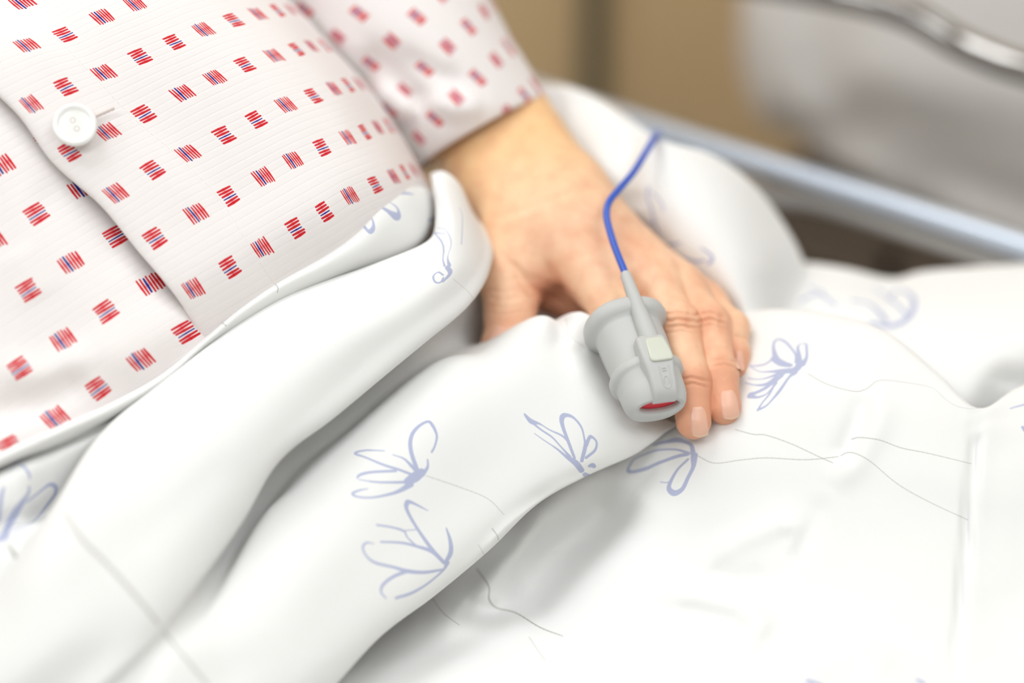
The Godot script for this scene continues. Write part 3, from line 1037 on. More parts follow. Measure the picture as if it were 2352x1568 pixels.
	var ft := loft(foot, 60, 10)
	crumple(ft, 1.4, 3.0, 640.0)
	put("foot_side", sheet_mesh(ft), plain, o)
	# ---- the far edge of the cover, towards the rail
	var far := [
		[[1600, 640, 22], [1760, 620, 22], [1850, 625, 22], [1950, 640, 22], [2050, 655, 22], [2140, 640, 21], [2352, 620, 20], [2700, 590, 19]],
		[[1600, 610, 17], [1760, 600, 17], [1850, 598, 16.6], [1950, 612, 16.2], [2050, 634, 16], [2130, 616, 15.4], [2352, 600, 14.8], [2700, 570, 14]],
		[[1600, 640, 14.5], [1760, 640, 14.4], [1850, 632, 13.8], [1950, 648, 13.2], [2050, 664, 13], [2140, 652, 12.6], [2352, 640, 12], [2700, 610, 11]],
		[[1600, 700, 12.6], [1760, 700, 12], [1880, 690, 11], [1970, 700, 10.5], [2060, 715, 10.2], [2160, 720, 9.6], [2352, 710, 9.2], [2700, 680, 8.6]],
		[[1600, 760, 12.4], [1770, 760, 11], [1900, 765, 9.6], [1990, 790, 8.8], [2080, 820, 8], [2180, 840, 7.4], [2352, 800, 7.2], [2700, 760, 7]],
		[[1600, 830, 12.8], [1780, 830, 11], [1920, 850, 9.4], [2010, 880, 8.4], [2110, 920, 7.4], [2210, 940, 6.8], [2340, 890, 7.6], [2700, 850, 7]],
		[[1600, 900, 14], [1790, 900, 12], [1940, 930, 10.4], [2030, 960, 9.4], [2140, 1000, 8.4], [2230, 1020, 8], [2340, 980, 8], [2700, 940, 8]],
	]
	var c := loft(far, 90, 9)
	ridges(c, [[[[2050, 640], [2060, 700], [2040, 760]], -0.5, 28.0], [[[2352, 780], [2320, 840], [2300, 900]], -0.22, 40.0]])
	crumple(c, 1.6, 3.4, 200.0)
	start_print(c, 3000.0, WHITE_CLOTH)
	for e in [
		[[1840, 690, 8], [1880, 675, 9], [1920, 702, 8]],
		[[1860, 660, 6], [1890, 672, 8]],
		[[2000, 742, 9], [2050, 748, 10], [2090, 725, 12], [2098, 685, 10], [2065, 665, 6], [2040, 690, 5]],
		[[1960, 690, 10], [2000, 700, 8], [2035, 735, 10]],
		[[2010, 660, 5], [2050, 690, 6], [2080, 720, 8]],
	]:
		stroke(c, e, INK)
	put("far_edge", sheet_mesh(c), cloth_mat(c), o)
	# ---- the mound under and beyond the arm
	var mound := [
		[[900, 240, 26], [1240, 240, 25], [1340, 250, 24], [1420, 280, 23], [1490, 330, 22], [1560, 380, 21], [1640, 400, 21], [1740, 460, 21], [1810, 560, 21], [1850, 650, 20], [1860, 720, 18], [1850, 800, 15]],
		[[900, 180, 18], [1240, 190, 17], [1320, 200, 16], [1400, 236, 15], [1480, 296, 13], [1545, 330, 11.5], [1640, 356, 12], [1730, 420, 13], [1800, 510, 14], [1845, 595, 14.5], [1852, 650, 14], [1850, 800, 13]],
		[[950, 230, 16.5], [1230, 230, 16], [1310, 250, 14.2], [1390, 280, 12.6], [1455, 330, 11], [1530, 342, 9.6], [1620, 380, 9.4], [1700, 440, 9.8], [1765, 520, 10.6], [1810, 590, 11.6], [1815, 660, 12], [1830, 800, 12]],
		[[1000, 330, 15.6], [1220, 320, 15], [1310, 330, 13], [1380, 360, 11], [1440, 400, 9.6], [1510, 410, 8.4], [1590, 440, 7.8], [1660, 490, 7.6], [1725, 560, 7.8], [1768, 610, 8.8], [1790, 680, 10.6], [1820, 800, 11.4]],
		[[1050, 450, 14.6], [1240, 430, 13.6], [1330, 430, 12], [1400, 440, 10.4], [1460, 480, 8.8], [1520, 490, 7.8], [1590, 520, 7.0], [1650, 560, 6.6], [1705, 610, 6.6], [1748, 650, 7.4], [1770, 705, 8.8], [1800, 800, 10.6]],
		[[1100, 600, 13.6], [1280, 560, 12], [1380, 540, 11], [1450, 540, 10], [1510, 560, 8.8], [1560, 590, 7.6], [1610, 620, 7.0], [1660, 650, 6.4], [1705, 690, 6.2], [1740, 720, 6.6], [1760, 745, 7.4], [1780, 810, 9.6]],
		[[1150, 750, 13], [1300, 700, 12], [1430, 680, 11.6], [1510, 680, 11], [1560, 700, 10], [1610, 720, 9], [1650, 740, 8], [1690, 760, 7], [1720, 780, 6.2], [1740, 790, 6.0], [1752, 800, 6.6], [1765, 830, 8.6]],
		[[1150, 900, 13], [1300, 850, 12], [1430, 820, 11.6], [1510, 820, 11], [1560, 830, 10], [1610, 840, 9], [1650, 850, 8], [1690, 860, 7], [1720, 870, 6.4], [1740, 875, 6.4], [1752, 880, 7], [1765, 900, 9]],
	]
	var d := loft(mound, 110, 9)
	ridges(d, [
		[[[1440, 300], [1440, 360], [1430, 430], [1450, 500]], -0.8, 34.0],
		[[[1500, 330], [1470, 400], [1450, 470]], 0.25, 22.0],
		[[[1758, 620], [1750, 680], [1742, 730]], -0.2, 20.0],
	])
	crumple(d, 1.8, 3.6, 260.0)
	start_print(d, 3400.0, WHITE_CLOTH)
	for e in [
		[[1489, 430, 6], [1486, 450, 5], [1494, 475, 6], [1503, 509, 7], [1512, 532, 7]],
		[[1496, 440, 4], [1518, 463, 4], [1524, 483, 4]],
		[[1470, 505, 5], [1490, 512, 6], [1503, 509, 7]],
		[[1612, 569, 5], [1634, 586, 8], [1635, 597, 8], [1625, 606, 5]],
		[[1562, 589, 4], [1596, 599, 6], [1619, 597, 4]],
		[[1534, 562, 6], [1562, 557, 4]],
	]:
		stroke(d, e, INK)
	put("mound_beyond_arm", sheet_mesh(d), cloth_mat(d), o)

# ---------------------------------------------------------------- person
var red_thread := rgb(207, 38, 46)
var blue_thread := rgb(46, 38, 132)
var shirt_ground := Color(0.93, 0.905, 0.895)

func mark(im: Image, at: Vector2, unit: Vector2, kind: int) -> void:
	# one woven motif, strokes along v (kind 0) or along u (kind 1); unit = texels per pattern step
	var n := 7 if kind == 0 else 6
	for k in n:
		var f := (k + 0.5) / n - 0.5
		var color := blue_thread if (kind == 0 and k == 2) or (kind == 1 and k == 3) else red_thread
		var wide := 0.0225 if color == red_thread else (0.025 if kind == 0 else 0.013)
		if kind == 0 and k >= 5: wide = 0.026
		if kind == 1 and k == 5: wide = 0.026
		var half := rng.randf_range(0.12, 0.15)
		var bend := rng.randf_range(-0.007, 0.007)
		var a: Vector2
		var b: Vector2
		var m: Vector2
		if kind == 0:
			a = Vector2(f * 0.44 + bend, -half + f * 0.03)
			m = Vector2(f * 0.44, 0.0)
			b = Vector2(f * 0.44 - bend, half + f * 0.03)
		else:
			a = Vector2(-0.175 + rng.randf_range(-0.02, 0.015), f * 0.33 + bend)
			m = Vector2(0, f * 0.33)
			b = Vector2(0.175 + rng.randf_range(-0.015, 0.02), f * 0.33 - bend)
		var r := wide * unit.x
		dab(im, at + a * unit, at + m * unit, r * 0.7, r, color, 0.96)
		dab(im, at + m * unit, at + b * unit, r, r * 0.7, color, 0.96)

func shirt_mat(im: Image, ribs: Image, repeat := false) -> StandardMaterial3D:
	var m := mat(Color.WHITE, 0.9)
	m.albedo_texture = ImageTexture.create_from_image(im)
	m.texture_repeat = repeat
	m.metallic_specular = 0.2
	if ribs:
		m.heightmap_enabled = true
		m.heightmap_texture = ImageTexture.create_from_image(ribs)
		m.heightmap_scale = 0.009
	return m

func rib_image(w: int, h: int, per_v: float, units_v: float) -> Image:
	var im := Image.create_empty(w, h, false, Image.FORMAT_L8)
	for y in h:
		var f := y / float(h) * units_v * per_v
		var g := absf(fposmod(f, 1.0) - 0.5) * 2.0
		var k := 1.0 - pow(g, 6.0)
		im.fill_rect(Rect2i(0, y, w, 1), Color(k, k, k))
	return im

func person() -> void:
	var o := base("person", pt(700, 500, 20.0))
	tag(o, "patient in white red-dotted pyjama shirt resting one hand on the duvet", "person")
	shirt(o)
	skin(o)

func shirt(o: Node3D) -> void:
	# upper panel: the woven motifs give a lattice; columns across the body, rows down it
	var rows_px := [
		[[-235, 15], [-225, -10], [-140, -60], [-50, -88], [40, -140], [120, -170], [190, -195], [255, -215], [310, -230], [355, -238], [385, -242], [405, -242]],
		[[-160, 80], [-150, 55], [-40, 36], [50, 5], [140, -45], [220, -75], [290, -100], [355, -120], [410, -135], [455, -142], [485, -146], [505, -146]],
		[[-75, 160], [-62, 150], [60, 103], [148, 80], [235, 38], [310, 8], [378, -20], [446, -40], [500, -54], [545, -62], [575, -66], [595, -66]],
		[[38, 262], [48, 252], [148, 200], [238, 167], [322, 130], [400, 97], [467, 68], [537, 46], [593, 32], [638, 24], [668, 22], [690, 25]],
		[[122, 376], [132, 364], [245, 303], [330, 262], [420, 213], [493, 178], [562, 148], [630, 127], [682, 113], [715, 105], [745, 104], [765, 108]],
		[[230, 472], [240, 461], [350, 390], [432, 352], [515, 310], [588, 275], [657, 240], [720, 220], [768, 203], [800, 195], [825, 192], [845, 196]],
		[[316, 574], [326, 565], [450, 490], [525, 450], [605, 405], [673, 367], [740, 338], [800, 315], [838, 303], [868, 292], [893, 288], [912, 292]],
		[[408, 686], [418, 678], [527, 615], [601, 569], [679, 524], [745, 486], [804, 449], [862, 424], [905, 405], [930, 395], [950, 390], [970, 395]],
		[[482, 808], [492, 798], [605, 730], [680, 685], [755, 635], [820, 595], [875, 555], [925, 525], [965, 505], [990, 490], [1010, 485], [1030, 490]],
		[[560, 925], [570, 915], [685, 845], [760, 800], [835, 745], [900, 705], [955, 665], [1005, 635], [1045, 615], [1070, 600], [1090, 595], [1110, 600]],
	]
	var us := [-4.5, -4.4, -3.0, -2.0, -1.0, 0.0, 1.0, 2.0, 3.0, 4.0, 5.0, 6.0]
	var vs := [-2.0, -1.0, 0.0, 1.0, 2.0, 3.0, 4.0, 5.0, 6.0, 7.0]
	var du := [-1.15, -1.55, -1.1, -0.6, -0.2, 0.2, 0.8, 1.7, 2.9, 4.4, 6.2, 8.4]
	var dv := [1.6, 0.8, 0.2, 0.0, 0.0, 0.0, 0.0, 0.0, 1.5, 5.0]
	var rows: Array = []
	for j in rows_px.size():
		var r: Array = []
		for i in us.size():
			r.append([rows_px[j][i][0], rows_px[j][i][1], du[i] + dv[j]])
		rows.append(r)
	var s := loft(rows, 154, 12, us, vs)
	ridges(s, [[[[100, 300], [200, 395], [300, 520], [420, 660]], 0.12, 60.0], [[[560, 620], [700, 520], [860, 450]], 0.1, 70.0]])
	crumple(s, 0.5, 2.2, 330.0)
	var unit := 160.0
	s.image = Image.create_empty(int((6.0 + 4.5) * unit), int(9 * unit), false, Image.FORMAT_RGB8)
	s.image.fill(shirt_ground)
	for j in range(-2, 8):
		for i in range(-4, 7):
			# the weave changes step between the columns -1 and 0
			var c := i if i >= 0 else i + 1
			var kind := posmod(c + j, 2)
			mark(s.image, Vector2((i + 4.5) * unit, (j + 2.0) * unit), Vector2(unit, unit), kind)
	var ribs := rib_image(s.image.get_width(), s.image.get_height(), 7.0, 9.0)
	# stitched seam of the front facing
	for k in range(0, s.image.get_height(), 18):
		dab(ribs, Vector2((4.5 - 2.28) * unit, k), Vector2((4.5 - 2.28) * unit, k + 9), 2.0, 2.0, Color(0, 0, 0))
	var shirt_node := put("pyjama_shirt", sheet_mesh(s), shirt_mat(s.image, ribs), o)
	tag(shirt_node, "white ribbed cotton shirt front with red and blue woven dashes")
	# under panel of the button placket
	var urows: Array = []
	var uvs: Array = []
	var uus: Array = []
	# an even weave: one step across the cloth and one step down it, in metres
	var knot := pt(200, 640, -2.0)
	var step_k := (pt(396, 512, -1.2) - pt(4, 768, -2.8)) / 4.0
	var step_u := (pt(280, 752, -2.15) - pt(120, 528, -1.85)) / 2.0
	for u in range(-3, 8):
		var r := PackedVector3Array()
		uvs.append(float(u))
		for k in range(-8, 3):
			var sag: float = [0.0, 0.6, 2.2, 4.0][clampi(k + 1, 0, 3)] + [0.0, 2.5, 7.0, 12.0][clampi(u - 4, 0, 3)]
			r.append(knot + step_k * (k + 0.93) + step_u * (u - 2.38) + c_fwd * sag * 0.01)
		urows.append(r)
	for k in range(-8, 3):
		uus.append(float(k))
	var su := loft(urows, 110, 10, uus, uvs)
	ridges(su, [
		[[[-40, 960], [80, 930], [220, 860]], -0.5, 40.0],
		[[[-20, 840], [100, 860], [240, 800]], 0.25, 40.0],
		[[[60, 420], [180, 520], [300, 640]], -0.15, 50.0],
		[[[20, 560], [100, 700]], 0.15, 50.0],
	])
	crumple(su, 1.0, 2.0, 400.0)
	su.image = Image.create_empty(int(10 * 150), int(10 * 150), false, Image.FORMAT_RGB8)
	su.image.fill(shirt_ground)
	for u in range(-3, 8):
		for k in range(-8, 3):
			mark(su.image, Vector2((k + 8.0) * 150.0, (u + 3.0) * 150.0), Vector2(150, 150), posmod(k + u + 1, 2))
	var up := put("under_placket", sheet_mesh(su), shirt_mat(su.image, rib_image(512, 1500, 7.0, 10.0)), shirt_node)
	# button on the placket
	var on := pt(172, 287, -1.9)
	var nu := (pt(330, 262, -0.6) - pt(148, 340, -1.4)).normalized()
	var nv := (pt(300, 400, -1.1) - pt(100, 180, -1.1)).normalized()
	var face := nu.cross(nv).normalized()
	if face.dot(cam_at - on) < 0.0:
		face = -face
	var ax := (nu - face * nu.dot(face)).normalized()
	var ay := face.cross(ax)
	var disc := func(c: Vector3, list: Array, sides: int) -> ArrayMesh:
		var rl: Array = []
		for e in list:
			var r := PackedVector3Array()
			for k in sides:
				var an := TAU * k / sides
				r.append(c + (ax * cos(an) + ay * sin(an)) * e[0] * 0.001 + face * e[1] * 0.001)
			rl.append(r)
		return rings(rl, true, true)
	var bm := mat(rgb(244, 242, 238), 0.22)
	bm.clearcoat_enabled = true
	bm.clearcoat = 0.6
	bm.clearcoat_roughness = 0.15
	var button := put("button", disc.call(on, [[5.0, -1.4], [7.5, -1.2], [8.7, -0.4], [9.0, 0.5], [8.7, 1.3], [8.0, 1.75], [7.2, 1.7], [6.5, 1.25], [5.5, 0.95], [3.0, 0.85], [0.4, 0.85]], 40), bm, shirt_node)
	tag(button, "round white two-hole shirt button")
	for sgn in [-1.0, 1.0]:
		put("button_hole", disc.call(on + (ay * 1.9 * sgn) * 0.001, [[1.05, 0.6], [1.15, 0.9], [1.05, 0.98], [0.8, 0.8]], 14), mat(rgb(205, 195, 186), 0.7), button)
	var slot := PackedVector3Array()
	var slr := PackedFloat32Array()
	for i in 13:
		slot.append(pt(206, 272, -1.52).lerp(pt(262, 248, -1.3), i / 12.0) + face * 0.0004)
		slr.append(0.0007 + 0.00025 * (i % 2))
	put("buttonhole_stitching", tube(slot, slr, 8), mat(rgb(226, 214, 208), 0.9), shirt_node)
	# left sleeve: a tube of cloth round the arm
	var ring_c := [[1104, 304, 12.4, 146, -84, 4.6], [1096, 294, 12.4, 149, -86, 5.0], [1020, 185, 12.6, 150, -98, 5.6], [930, 60, 13.2, 170, -112, 6.2], [840, -70, 14, 190, -120, 6.6], [740, -220, 15, 210, -130, 7.0], [640, -370, 16, 220, -140, 7.4]]
	var per := 8
	var sides := 96
	var keys: Array = []
	for rc in ring_c:
		var c := pt(rc[0], rc[1], rc[2])
		var r1 := pt(rc[0] + rc[3], rc[1] + rc[4], rc[2]) - c
		var r2 := pt(rc[0] - 14.0, rc[1] - 12.0, rc[2] - rc[5]) - c
		var p := PackedVector3Array()
		for k in sides + 1:
			var an := TAU * k / sides
			p.append(c + r1 * cos(an) + r2 * sin(an))
		keys.append(p)
	var sl := Sheet.new()
	sl.nu = sides
	sl.nv = (keys.size() - 1) * per
	var mids := PackedVector3Array()
	for j in sl.nv + 1:
		var row := PackedVector3Array()
		for k in sides + 1:
			var cl := PackedVector3Array()
			for p in keys:
				cl.append(p[k])
			row.append(spline(cl, float(j) / per))
		sl.v.append_array(row)
	var w := sides + 1
	# pattern coordinates: p runs 74 px along and 26 px round for one step, q 92 px round and 11 back
	for j in sl.nv + 1:
		for k in w:
			var an := TAU * k / sides
			var round_m := 0.0
			round_m = (PI / 2.0 - an) * 0.062
			var along_m := -sl.v[j * w + sides / 4].distance_to(sl.v[sides / 4])
			var al := along_m * 4100.0
			var ar := round_m * 4100.0
			var mm := (92.0 * al + 11.0 * ar) / 7094.0
			var cc := (74.0 * ar - 26.0 * al) / 7094.0
			sl.uv.append(Vector2(mm + 0.35, cc + 0.2) * 0.5)
	ridges(sl, [
		[[[800, 150], [900, 230], [960, 330]], -0.5, 34.0],
		[[[900, 110], [1000, 170], [1080, 190]], -0.35, 26.0],
		[[[960, 230], [1040, 250], [1120, 240]], 0.4, 24.0],
		[[[860, 190], [950, 280]], 0.9, 24.0], [[[820, 100], [930, 190], [1000, 260]], -0.8, 30.0],
		[[[760, 60], [880, 160], [980, 230]], 0.3, 26.0],
	])
	crumple(sl, 2.2, 3.0, 500.0)
	sl.image = Image.create_empty(256, 256, false, Image.FORMAT_RGB8)
	sl.image.fill(shirt_ground)
	for j in 2:
		for i in 2:
			mark(sl.image, Vector2(64 + i * 128, 64 + j * 128), Vector2(128, 128), (i + j) % 2)
	var sleeve := put("sleeve", sheet_mesh(sl, false), shirt_mat(sl.image, null, true), shirt_node)
	tag(sleeve, "loose white sleeve with red woven dots")

func skin(o: Node3D) -> void:
	# joints: x, y pixel, depth in cm, radius in mm
	var J := func(x: float, y: float, d: float) -> Vector3: return pt(x, y, d)
	bone(0, J.call(1000, 60, 15.0), J.call(1060, 245, 12.6), 30, 26)
	bone(0, J.call(1060, 245, 12.6), J.call(1192, 470, 8.2), 26, 19)
	bone(0, J.call(1130, 235, 12.8), J.call(1298, 462, 8.0), 23, 19)
	bone(0, J.call(1192, 470, 8.2), J.call(1230, 540, 6.9), 19, 16)
	bone(0, J.call(1298, 462, 8.0), J.call(1345, 520, 7.2), 19, 15)
	# back of the hand
	bone(0, J.call(1235, 525, 7.0), J.call(1372, 640, 5.0), 16, 11.5)
	bone(0, J.call(1285, 505, 7.0), J.call(1488, 648, 4.8), 16, 10.8)
	bone(0, J.call(1325, 505, 7.2), J.call(1556, 668, 5.3), 15, 10.2)
	bone(0, J.call(1345, 520, 7.8), J.call(1616, 708, 6.2), 13, 9.2)
	bone(0, J.call(1250, 590, 8.6), J.call(1400, 680, 7.2), 14, 11)
	# ball of the thumb
	bone(0, J.call(1205, 545, 7.2), J.call(1176, 636, 6.2), 17, 13)
	# web between thumb and index
	bone(0, J.call(1210, 655, 8.0), J.call(1325, 708, 8.0), 8.0, 7.0)
	# thumb
	bone(1, J.call(1176, 636, 6.2), J.call(1172, 716, 5.4), 12.8, 10.8)
	bone(1, J.call(1172, 716, 5.4), J.call(1156, 800, 4.8), 10.6, 9.2)
	bone(1, J.call(1156, 800, 4.8), J.call(1150, 836, 4.6), 9.0, 7.5)
	# index, inside the probe from its middle joint on
	bone(2, J.call(1374, 640, 5.0), J.call(1424, 742, 2.9), 11.2, 10.2)
	bone(2, J.call(1424, 742, 2.9), J.call(1500, 890, 0.9), 9.8, 7.6)
	# middle
	bone(3, J.call(1488, 648, 4.8), J.call(1560, 745, 2.9), 10.4, 8.8)
	bone(3, J.call(1560, 745, 2.9), J.call(1586, 878, 1.4), 8.6, 8.0)
	bone(3, J.call(1586, 878, 1.4), J.call(1593, 968, 0.9), 8.0, 7.4)
	# ring
	bone(4, J.call(1556, 668, 5.3), J.call(1631, 738, 3.5), 9.6, 7.8)
	bone(4, J.call(1631, 738, 3.5), J.call(1653, 858, 2.1), 7.6, 7.3)
	bone(4, J.call(1653, 858, 2.1), J.call(1664, 937, 1.5), 7.3, 7.0)
	# little finger
	bone(5, J.call(1618, 704, 6.0), J.call(1680, 752, 4.3), 9.0, 7.2)
	bone(5, J.call(1680, 752, 4.3), J.call(1684, 812, 3.7), 7.0, 6.4)
	bone(5, J.call(1684, 812, 3.7), J.call(1686, 846, 3.4), 6.4, 5.8)
	var lo := Vector3(1e9, 1e9, 1e9)
	var hi := -lo
	for i in b_a.size():
		for p in [b_a[i] - Vector3.ONE * b_ra[i], b_a[i] + Vector3.ONE * b_ra[i], b_a[i] + b_ab[i] - Vector3.ONE * b_rb[i], b_a[i] + b_ab[i] + Vector3.ONE * b_rb[i]]:
			lo = lo.min(p)
			hi = hi.max(p)
	nets(lo - Vector3.ONE * 0.004, hi + Vector3.ONE * 0.004, 0.00075)
	# creases and swellings: [line, depth in mm (positive sinks), half width in px]
	var folds := [
		[[[1160, 590], [1195, 625], [1225, 655], [1262, 680], [1300, 700]], 2.0, 10.0],
		[[[1180, 628], [1210, 660], [1232, 690]], 1.4, 8.0],
		[[[1215, 630], [1250, 650], [1290, 668], [1320, 690]], 0.9, 9.0],
		[[[1250, 600], [1278, 640], [1295, 672]], 0.7, 9.0],
		# middle finger, middle joint
		[[[1518, 722], [1555, 716], [1598, 724]], 1.12, 3.4],
		[[[1520, 738], [1560, 733], [1604, 738]], 1.22, 3.4],
		[[[1526, 752], [1562, 748], [1606, 754]], 1.01, 3.4],
		[[[1530, 700], [1560, 697], [1592, 706]], 0.81, 3.4],
		# middle finger, end joint
		[[[1548, 872], [1590, 866], [1632, 876]], 0.92, 3.4],
		[[[1550, 886], [1592, 880], [1632, 890]], 0.81, 3.4],
		# ring finger
		[[[1594, 724], [1630, 716], [1664, 730]], 1.01, 3.4],
		[[[1600, 740], [1632, 732], [1668, 744]], 1.01, 3.4],
		[[[1630, 828], [1662, 822], [1694, 832]], 0.81, 3.4],
		[[[1632, 842], [1664, 836], [1696, 846]], 0.70, 3.4],
		# little finger
		[[[1690, 768], [1716, 778]], 0.81, 3.4],
		# index before the probe
		[[[1360, 716], [1400, 702], [1440, 690]], 0.81, 3.4],
		[[[1366, 728], [1404, 716], [1446, 706]], 0.81, 3.4],
		[[[1380, 700], [1410, 690], [1436, 676]], 0.61, 3.4],
		[[[1528, 765], [1564, 760], [1600, 768]], 0.45, 3.4],
		[[[1524, 710], [1558, 706], [1592, 714]], 0.4, 3.4],
		[[[1604, 752], [1634, 746], [1668, 758]], 0.45, 3.4],
		[[[1370, 738], [1410, 728], [1440, 718]], 0.4, 3.4],
		[[[1115, 664], [1150, 672], [1190, 664]], 0.35, 4.5],
		[[[1118, 682], [1155, 690], [1200, 682]], 0.35, 4.5],
		# wrist
		[[[1150, 500], [1230, 470], [1320, 440], [1370, 430]], 0.7, 12.0],
		[[[1120, 470], [1180, 460], [1260, 425]], 0.5, 14.0],
		# thumb
		[[[1120, 700], [1160, 708], [1210, 700]], 0.3, 5.0],
		[[[1118, 716], [1160, 722], [1212, 712]], 0.35, 5.0],
		# tendons and knuckles stand out
		[[[1360, 560], [1420, 600], [1470, 640]], -0.7, 16.0],
		[[[1420, 550], [1490, 600], [1545, 655]], -0.5, 14.0],
		[[[1545, 735], [1580, 740]], -0.5, 26.0],
		[[[1625, 728], [1655, 734]], -0.5, 24.0],
		[[[1470, 640], [1500, 655]], -0.8, 30.0],
	]
	var before := tri_normals(net_v, net_i)
	var v2 := net_v.duplicate()
	for i in v2.size():
		var q := px_of(v2[i])
		if net_n[i].dot(cam_at - v2[i]) < 0.0:
			continue
		var at := Vector2(q.x, q.y)
		var sink := 0.0
		for f in folds:
			var line: Array = f[0]
			var wide: float = f[2]
			if at.x < line[0][0] - 140.0 or at.x > line[line.size() - 1][0] + 140.0:
				continue
			var best := 1e9
			var t := 0.0
			for k in line.size() - 1:
				var dd := seg_dist(at, Vector2(line[k][0], line[k][1]), Vector2(line[k + 1][0], line[k + 1][1]))
				if dd.x < best:
					best = dd.x
					t = (k + dd.y) / (line.size() - 1)
			if best < wide * 3.0:
				sink += f[1] * exp(-(best / wide) * (best / wide)) * clampf(minf(t, 1.0 - t) * 5.0 + 0.2, 0.0, 1.0)
		sink += 0.12 * noise.get_noise_3d(v2[i].x * 30000.0, v2[i].y * 30000.0, v2[i].z * 30000.0)
		v2[i] -= net_n[i] * sink * 0.001
	var after := tri_normals(v2, net_i)
	var nn := PackedVector3Array()
	var colors := PackedColorArray()
	var rosy := [
		[J.call(1598, 985, 0.2), 0.016, 1.0], [J.call(1668, 950, 0.8), 0.016, 1.0], [J.call(1685, 850, 3), 0.012, 1.0], [J.call(1150, 800, 4.4), 0.016, 0.8],
		[J.call(1562, 738, 2.0), 0.010, 0.5], [J.call(1640, 732, 2.8), 0.010, 0.7], [J.call(1590, 878, 0.6), 0.008, 0.35], [J.call(1664, 840, 1.3), 0.008, 0.35],
		[J.call(1265, 695, 7.4), 0.020, 2.2], [J.call(1220, 660, 6.8), 0.012, 1.2], [J.call(1340, 560, 5.2), 0.016, 0.35], [J.call(1440, 560, 5), 0.014, 0.4], [J.call(1620, 690, 5), 0.014, 0.5], [J.call(1480, 640, 3.9), 0.012, 0.3],
		[J.call(1590, 930, 0.6), 0.012, 0.3], [J.call(1660, 900, 1.2), 0.012, 0.3],
	]
	var tone := Color(0.90, 0.575, 0.375)
	var rose := Color(0.76, 0.365, 0.225)
	var tan_ := Color(0.86, 0.54, 0.275)
	var wrist := J.call(1260, 470, 7.6)
	var up_arm: Vector3 = (J.call(1090, 240, 12.6) - wrist).normalized()
	for i in v2.size():
		nn.append((net_n[i] + after[i] - before[i]).normalized())
		var p := v2[i]
		var k := 0.0
		for r in rosy:
			var d := p.distance_to(r[0]) / float(r[1])
			k += r[2] * exp(-d * d)
		k += 0.08 + 0.42 * noise.get_noise_3d(p.x * 9000.0, p.y * 9000.0, p.z * 9000.0) + 0.14 * noise.get_noise_3d(p.x * 26000.0, p.y * 26000.0, p.z * 26000.0)
		var arm := clampf(0.5 + (p - wrist).dot(up_arm) / 0.06, 0.0, 1.0)
		var c := tone.lerp(tan_, arm)
		c = c.lerp(rose, clampf(k, 0.0, 1.0)) if k > 0.0 else c.lerp(Color(0.88, 0.62, 0.43), minf(-k, 0.6))
		colors.append(c)
	var sm := mat(Color.WHITE, 0.52)
	sm.vertex_color_use_as_albedo = true
	sm.metallic_specular = 0.42
	var pores := NoiseTexture2D.new()
	pores.width = 512
	pores.height = 512
	pores.seamless = true
	pores.as_normal_map = true
	pores.bump_strength = 3.0
	var grain := FastNoiseLite.new()
	grain.seed = 3
	grain.noise_type = FastNoiseLite.TYPE_CELLULAR
	grain.frequency = 0.045
	grain.fractal_octaves = 3
	pores.noise = grain
	sm.normal_enabled = true
	sm.normal_texture = pores
	sm.normal_scale = 0.35
	sm.uv1_triplanar = true
	sm.uv1_scale = Vector3.ONE * 38.0
	sm.subsurf_scatter_enabled = true
	sm.subsurf_scatter_strength = 0.08
	var body := put("arm_and_hand", arr_mesh(v2, nn, net_i, PackedVector2Array(), colors), sm, o)
	tag(body, "bare forearm and hand, palm down with spread thumb")
	# fingernails: [root x, y, tip x, y, half width px, depth guess]
	var all := PackedInt32Array(range(b_a.size()))
	for nl in [[1602, 932, 1608, 997, 21.5, -0.4], [1670, 894, 1679, 957, 22.0, 0.4], [1698, 804, 1701, 848, 9.5, 2.4], [1150, 748, 1133, 792, 17.0, 3.6]]:
		nail(body, nl, all)

